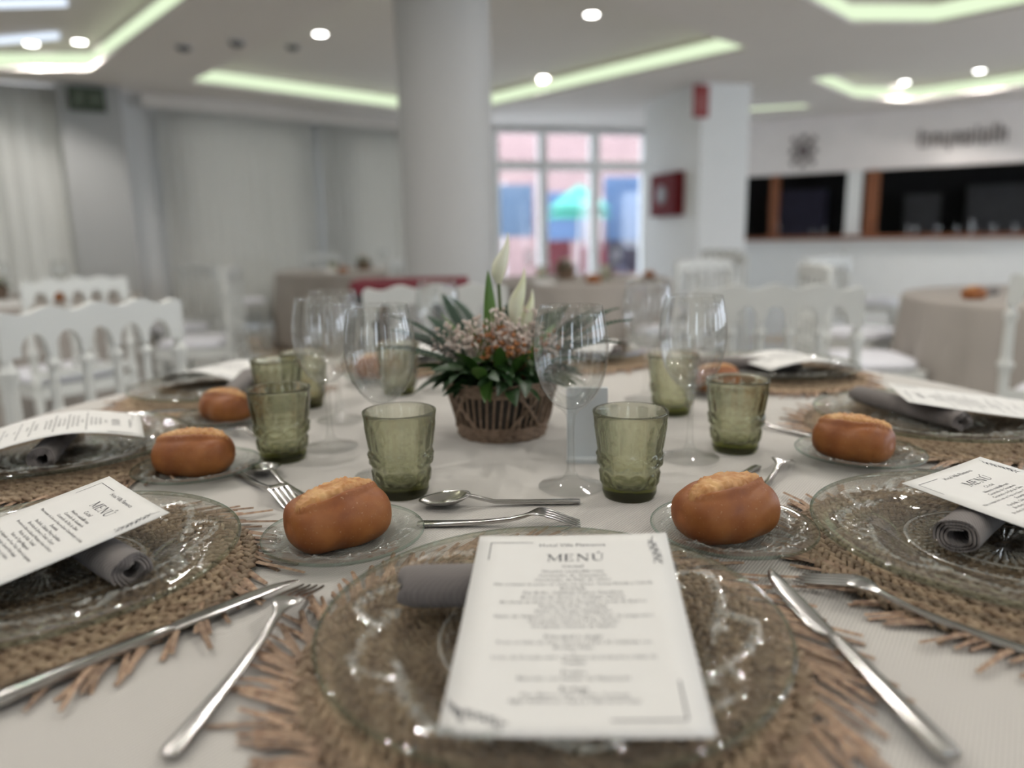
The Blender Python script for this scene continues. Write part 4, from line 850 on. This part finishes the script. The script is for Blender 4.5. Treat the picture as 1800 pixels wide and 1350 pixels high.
# ------------------------------------------------------------------ flower basket
FB = (-.016, 1.095, TZ + .0004); fb = thing('flower_basket', 'wicker basket of white blossom, ferns and leaves in the table middle', 'flower arrangement', FB)
def br_(z): return .063 + .022 * (z / .085)
for z0, z1, nm in ((0, .021, 'base_band'), (.068, .088, 'rim_band')):
    b = MB(); n = 4
    for k in range(n):
        z = z0 + (k + .5) * (z1 - z0) / n; q = []
        for i in range(73):
            a = 2 * pi * i / 72; w_ = .0012 * sin(18 * a + k * pi); r = br_(z) + w_; q.append((r * cos(a), r * sin(a), z))
        b.tube(q, (z1 - z0) / n * .62, 6, False)
    b.build(nm, M['wicker'], fb)
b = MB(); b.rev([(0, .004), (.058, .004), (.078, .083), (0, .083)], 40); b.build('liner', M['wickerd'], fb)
rn = random.Random(3)
for i in range(46):
    a = 2 * pi * i / 46; sh = .12; b = None
    P_ = [(br_(z) * cos(a + sh * z / .085), br_(z) * sin(a + sh * z / .085), z) for z in (.018, .035, .052, .070)]
    MB().tube(P_, .0019, 5).build('slat', M['wicker'], fb)
for i in range(9):
    a = 2 * pi * i / 9; s_ = 1 if i % 2 else -1
    P_ = [((br_(z) + .002) * cos(a + s_ * .55 * (z - .02) / .05), (br_(z) + .002) * sin(a + s_ * .55 * (z - .02) / .05), z) for z in (.02, .03, .045, .058, .07)]; MB().tube(P_, .0028, 6).build('brace', M['wicker'], fb)
def leaf_mesh(L_, w, curl, m):
    def fn(u, v):
        s = v; wd_ = w * sin(pi * min(1, s ** .8 * .97 + .015)) ** .8; x = (u - .5) * 2 * wd_; return (x, L_ * s, curl * s * s * L_ - .35 * abs(x) * .0 + .25 * abs(x))
    b = MB(); b.grid(fn, 5, 9); return b.mesh('leaf', m, 'full', fix=False)
LF = [leaf_mesh(.055, .011, -.5, M['leafd']), leaf_mesh(.045, .013, -.8, M['leafd']), leaf_mesh(.065, .010, -.3, M['leafb']), leaf_mesh(.05, .012, -.9, M['leafb'])]
def put(me, name, p, az, el, sc=1., parent=fb, spin=0.):
    o = obj(name, me, parent, p); o.rotation_euler = Matrix.Rotation(az - pi / 2, 4, 'Z').__matmul__(Matrix.Rotation(el, 4, 'X')).__matmul__(Matrix.Rotation(spin, 4, 'Y')).to_euler(); o.scale = (sc,) * 3; return o
for i in range(170):
    a = rn.uniform(0, 2 * pi); r = .080 * sqrt(rn.random()); z = .080 + .028 * (1 - r / .08) + rn.uniform(0, .02)
    put(rn.choice(LF[:2] if i % 4 else LF), 'leaf', (r * cos(a), r * sin(a), z), a + rn.uniform(-.6, .6), R(rn.uniform(5, 45)), rn.uniform(.7, 1.05), spin=rn.uniform(-.5, .5))
for x, y, az, el, s_ in [(-.045, .0, pi * .95, 78, 1.4), (-.02, -.03, pi * .7, 70, 1.25), (.04, -.03, .8, 62, 1.3), (-.06, -.03, pi * 1.1, 40, 1.3), (.0, -.055, -pi / 2, 60, 1.0), (.02, -.05, -1.2, 48, 1.1), (-.035, -.055, -2.0, 50, 1.1)]:
    put(LF[2], 'leaf', (x, y, .10), az, R(el), s_)
def frond_mesh(L_):
    b = MB(); P_ = [(0, L_ * t, .35 * L_ * (t - t * t * 1.1)) for t in [i / 10 for i in range(11)]]; b.tube(P_, [.0012] * 8 + [.0008] * 3, 4)
    for i in range(2, 22):
        t = i / 22; p = (0, L_ * t, .35 * L_ * (t - t * t * 1.1)); l = .022 * sin(pi * (t * .85 + .12))
        for s_ in (-1, 1):
            e = (p[0] + s_ * l, p[1] + l * .55, p[2] - .15 * l); b.add([p, (p[0] + s_ * l * .5, p[1] + l * .05, p[2] + .001), e, (p[0] + s_ * l * .45, p[1] + l * .55, p[2] + .001)], [(0, 1, 2, 3)])
    return b.mesh('fern_frond', M['fern'], False, fix=False)
FR = [frond_mesh(.13), frond_mesh(.105)]
for i, (az, el, s_) in enumerate([(.35, 22, 1.1), (.15, 35, 1.), (-.1, 20, 1.05), (.6, 40, .95), (-.3, 12, .9), (pi - .2, 18, 1.1), (pi + .1, 30, .9), (pi - .5, 35, .9), (pi + .35, 10, .95), (1.4, 40, 1.), (2.2, 35, 1.), (.9, 30, 1.), (-.7, 8, .7), (.25, 10, 1.05)]):
    put(FR[i % 2], 'fern_frond', (.045 * cos(az), .045 * sin(az), .098), az, R(el + 8), s_ * 1.22)
def sprig_mesh(seed, m_blob, n, hh, spread, br):
    r = random.Random(seed); b = MB()
    for i in range(n):
        a = r.uniform(0, 2 * pi); q = spread * sqrt(r.random()); z = hh * r.uniform(.55, 1.0) * (1 - .35 * (q / spread) ** 2); p = (q * cos(a), q * sin(a), z)
        if i % 3 == 0: b.tube([(0, 0, 0), (p[0] * .4, p[1] * .4, z * .6), p], .0006, 3, False)
        b.ball(p, br * r.uniform(.75, 1.25), 6, 4)
    return b.mesh('sprig', m_blob, 'full', fix=False)
SP = [sprig_mesh(s, M['floret'], 42, .085, .026, .0027) for s in (1, 2, 3)]; BS = [sprig_mesh(s, M['berry'], 20, .085, .022, .0030) for s in (7, 8)]
for i, (x, y, tl, az) in enumerate([(-.05, -.02, 20, pi), (-.035, .01, 14, 2.5), (-.02, -.035, 10, -2), (.0, -.01, 0, 0), (.02, -.03, 8, -1), (.035, .0, 12, .2), (.055, -.02, 22, 0), (.07, .01, 28, .2), (.05, .03, 16, .8), (.085, -.005, 40, 0), (-.07, .0, 34, pi), (.0, .03, 5, 1.5), (.03, -.045, 15, -1.2), (-.045, -.045, 22, -2.5)]):
    o = obj('blossom_sprig', SP[i % 3], fb, (x * .75, y * .9, .092 + .01 * (i % 3))); o.rotation_euler = (-R(tl) * sin(az), R(tl) * cos(az), i * 1.3)
for i, (x, y, tl, az) in enumerate([(-.005, -.03, 4, -1), (.0, -.04, 6, -1.5), (.02, -.02, 8, 0), (.065, -.03, 26, -.3), (-.04, -.015, 12, pi), (.045, -.045, 20, -.8), (.075, .02, 35, .3)]):
    o = obj('berry_sprig', BS[i % 2], fb, (x * .75, y, .088)); o.rotation_euler = (-R(tl) * sin(az), R(tl) * cos(az), i * 2.1)
def bloom(x, y, z0, z1, r, tilt):
    MB().tube([(x, y, .09), (x + tilt * .3, y, z0 * .6), (x + tilt, y, z0)], .0028, 6).build('flower_stem', M['stem'], fb)
    b = MB(); 
    def fn(u, v):
        a = 2 * pi * u; rr = r * (sin(pi * min(1, v * .9 + .06)) ** .75) * (1 + .05 * sin(3 * a)); lean = .012 * v * v; return (x + tilt + rr * cos(a) + lean, y + rr * sin(a), z0 + (z1 - z0) * v + .012 * v * cos(a))
    b.grid(fn, 18, 12, True); b.build('white_flower', M['petal'], fb, smooth='full')
bloom(.004, 0, .225, .288, .0125, -.005); bloom(.016, -.005, .165, .238, .0125, .006); bloom(.026, .01, .14, .205, .013, .008)
b = MB()
def fn(u, v): w_ = .0105 * sin(pi * min(1, v ** .9 * .96 + .03)) ** .8; return ((u - .5) * 2 * w_ - .012 - .004 * v, -.012 + abs(u - .5) * .008, .09 + .155 * v)
b.grid(fn, 5, 14); b.build('blade_leaf', M['leafb'], fb, smooth='full')

# ------------------------------------------------------------------ things on the other tables
def far_set(cx, cyy, label, cards, tums, wines, breads):
    for pr, name, cat, items, z, grp in ((CARDA, 'white menu card', 'menu card', cards, TZ + .03, 'far menu cards'), (TU, 'green tumbler', 'tumbler', tums, TZ + .0004, 'far tumblers'), (WG, 'clear wine glass', 'wine glass', wines, TZ + .0004, 'far wine glasses')):
        for x, y, a, q in items: pr.at(name + ' ' + q + ' on the ' + label, cat, (cx + x, cyy + y, z), a, grp)
    for i, (x, y, a, q) in enumerate(breads): BR[i % 3].at('bread roll ' + q + ' on the ' + label, 'bread roll', (cx + x, cyy + y, TZ), a, 'far bread rolls')
far_set(-2.95, 4.15, 'table at far left', [(.3, -.35, 1., 'facing us'), (.5, .2, 2., 'on the curtain side')], [(.12, -.45, 0, 'near the edge'), (.38, .05, 0, 'further in')], [(.2, -.12, 0, 'beside the leaves'), (.36, .16, 0, 'behind the tumbler')], [(.5, -.08, .3, 'nearest the column'), (-.05, -.6, 1., 'nearest the picture edge')])
far_set(-1.62, 7.75, 'far table before the curtains', [(-.3, -.3, 1., 'nearer the curtain seam'), (.3, -.3, 2., 'nearer the column')], [(-.18, -.15, 0, 'standing')], [(.32, -.08, 0, 'standing')], [(.0, -.5, .3, 'lying')])
far_set(.42, 5.35, 'far table beyond the flower basket', [(-.3, -.4, .6, 'nearer the column'), (.38, -.36, 2., 'nearer the pillar')], [(-.2, -.18, 0, 'nearer the column'), (.25, -.12, 0, 'nearer the pillar')], [(-.28, -.05, 0, 'nearer the column'), (.34, .05, 0, 'nearer the pillar')], [(.12, -.5, .3, 'at the near edge'), (.56, -.08, 1., 'at the pillar side')])
far_set(2.62, 3.25, 'table at far right', [(-.25, -.45, .6, 'partly cut off')], [(.05, -.25, 0, 'standing')], [(-.1, -.1, 0, 'standing')], [(-.62, -.05, .3, 'next to the dark napkin'), (-.05, -.68, 1., 'cut by the picture edge')])
for x, y, a, lab, kk in [(2.14, 3.36, .5, 'dark rolled napkin on the table at far right', 0), (2.24, 2.86, 1.2, 'dark rolled napkin near the edge of the table at far right', 1)]: NPS[kk].at(lab, 'napkin', (x, y, TZ), a, 'napkins at far right')
def bush():
    t_ = bpy.data.objects.new('centrepiece', None); COL.objects.link(t_)
    MB().rev([(0, 0), (.06, 0), (.08, .08), (.07, .08), (.05, .01), (0, .01)], 20).build('basket', M['wicker'], t_)
    for i in range(26): put(rn.choice(LF), 'leaf', (.04 * cos(i), .04 * sin(i), .07), i * 2.4, R(rn.uniform(20, 75)), 1.5, t_)
    for i in range(4): o = obj('blossom_sprig', SP[i % 3], t_, (.03 * cos(i * 1.6), .03 * sin(i * 1.6), .08))
    return t_
BU = Proto(bush)
for x, y, lab in [(-2.95, 4.25, 'small leafy centrepiece on the table at far left'), (-1.5, 7.7, 'small leafy centrepiece on the far table before the curtains'), (.40, 5.35, 'small leafy centrepiece on the table beyond the flower basket')]: BU.at(lab, 'centrepiece', (x, y, TZ), 0, 'leafy centrepieces')
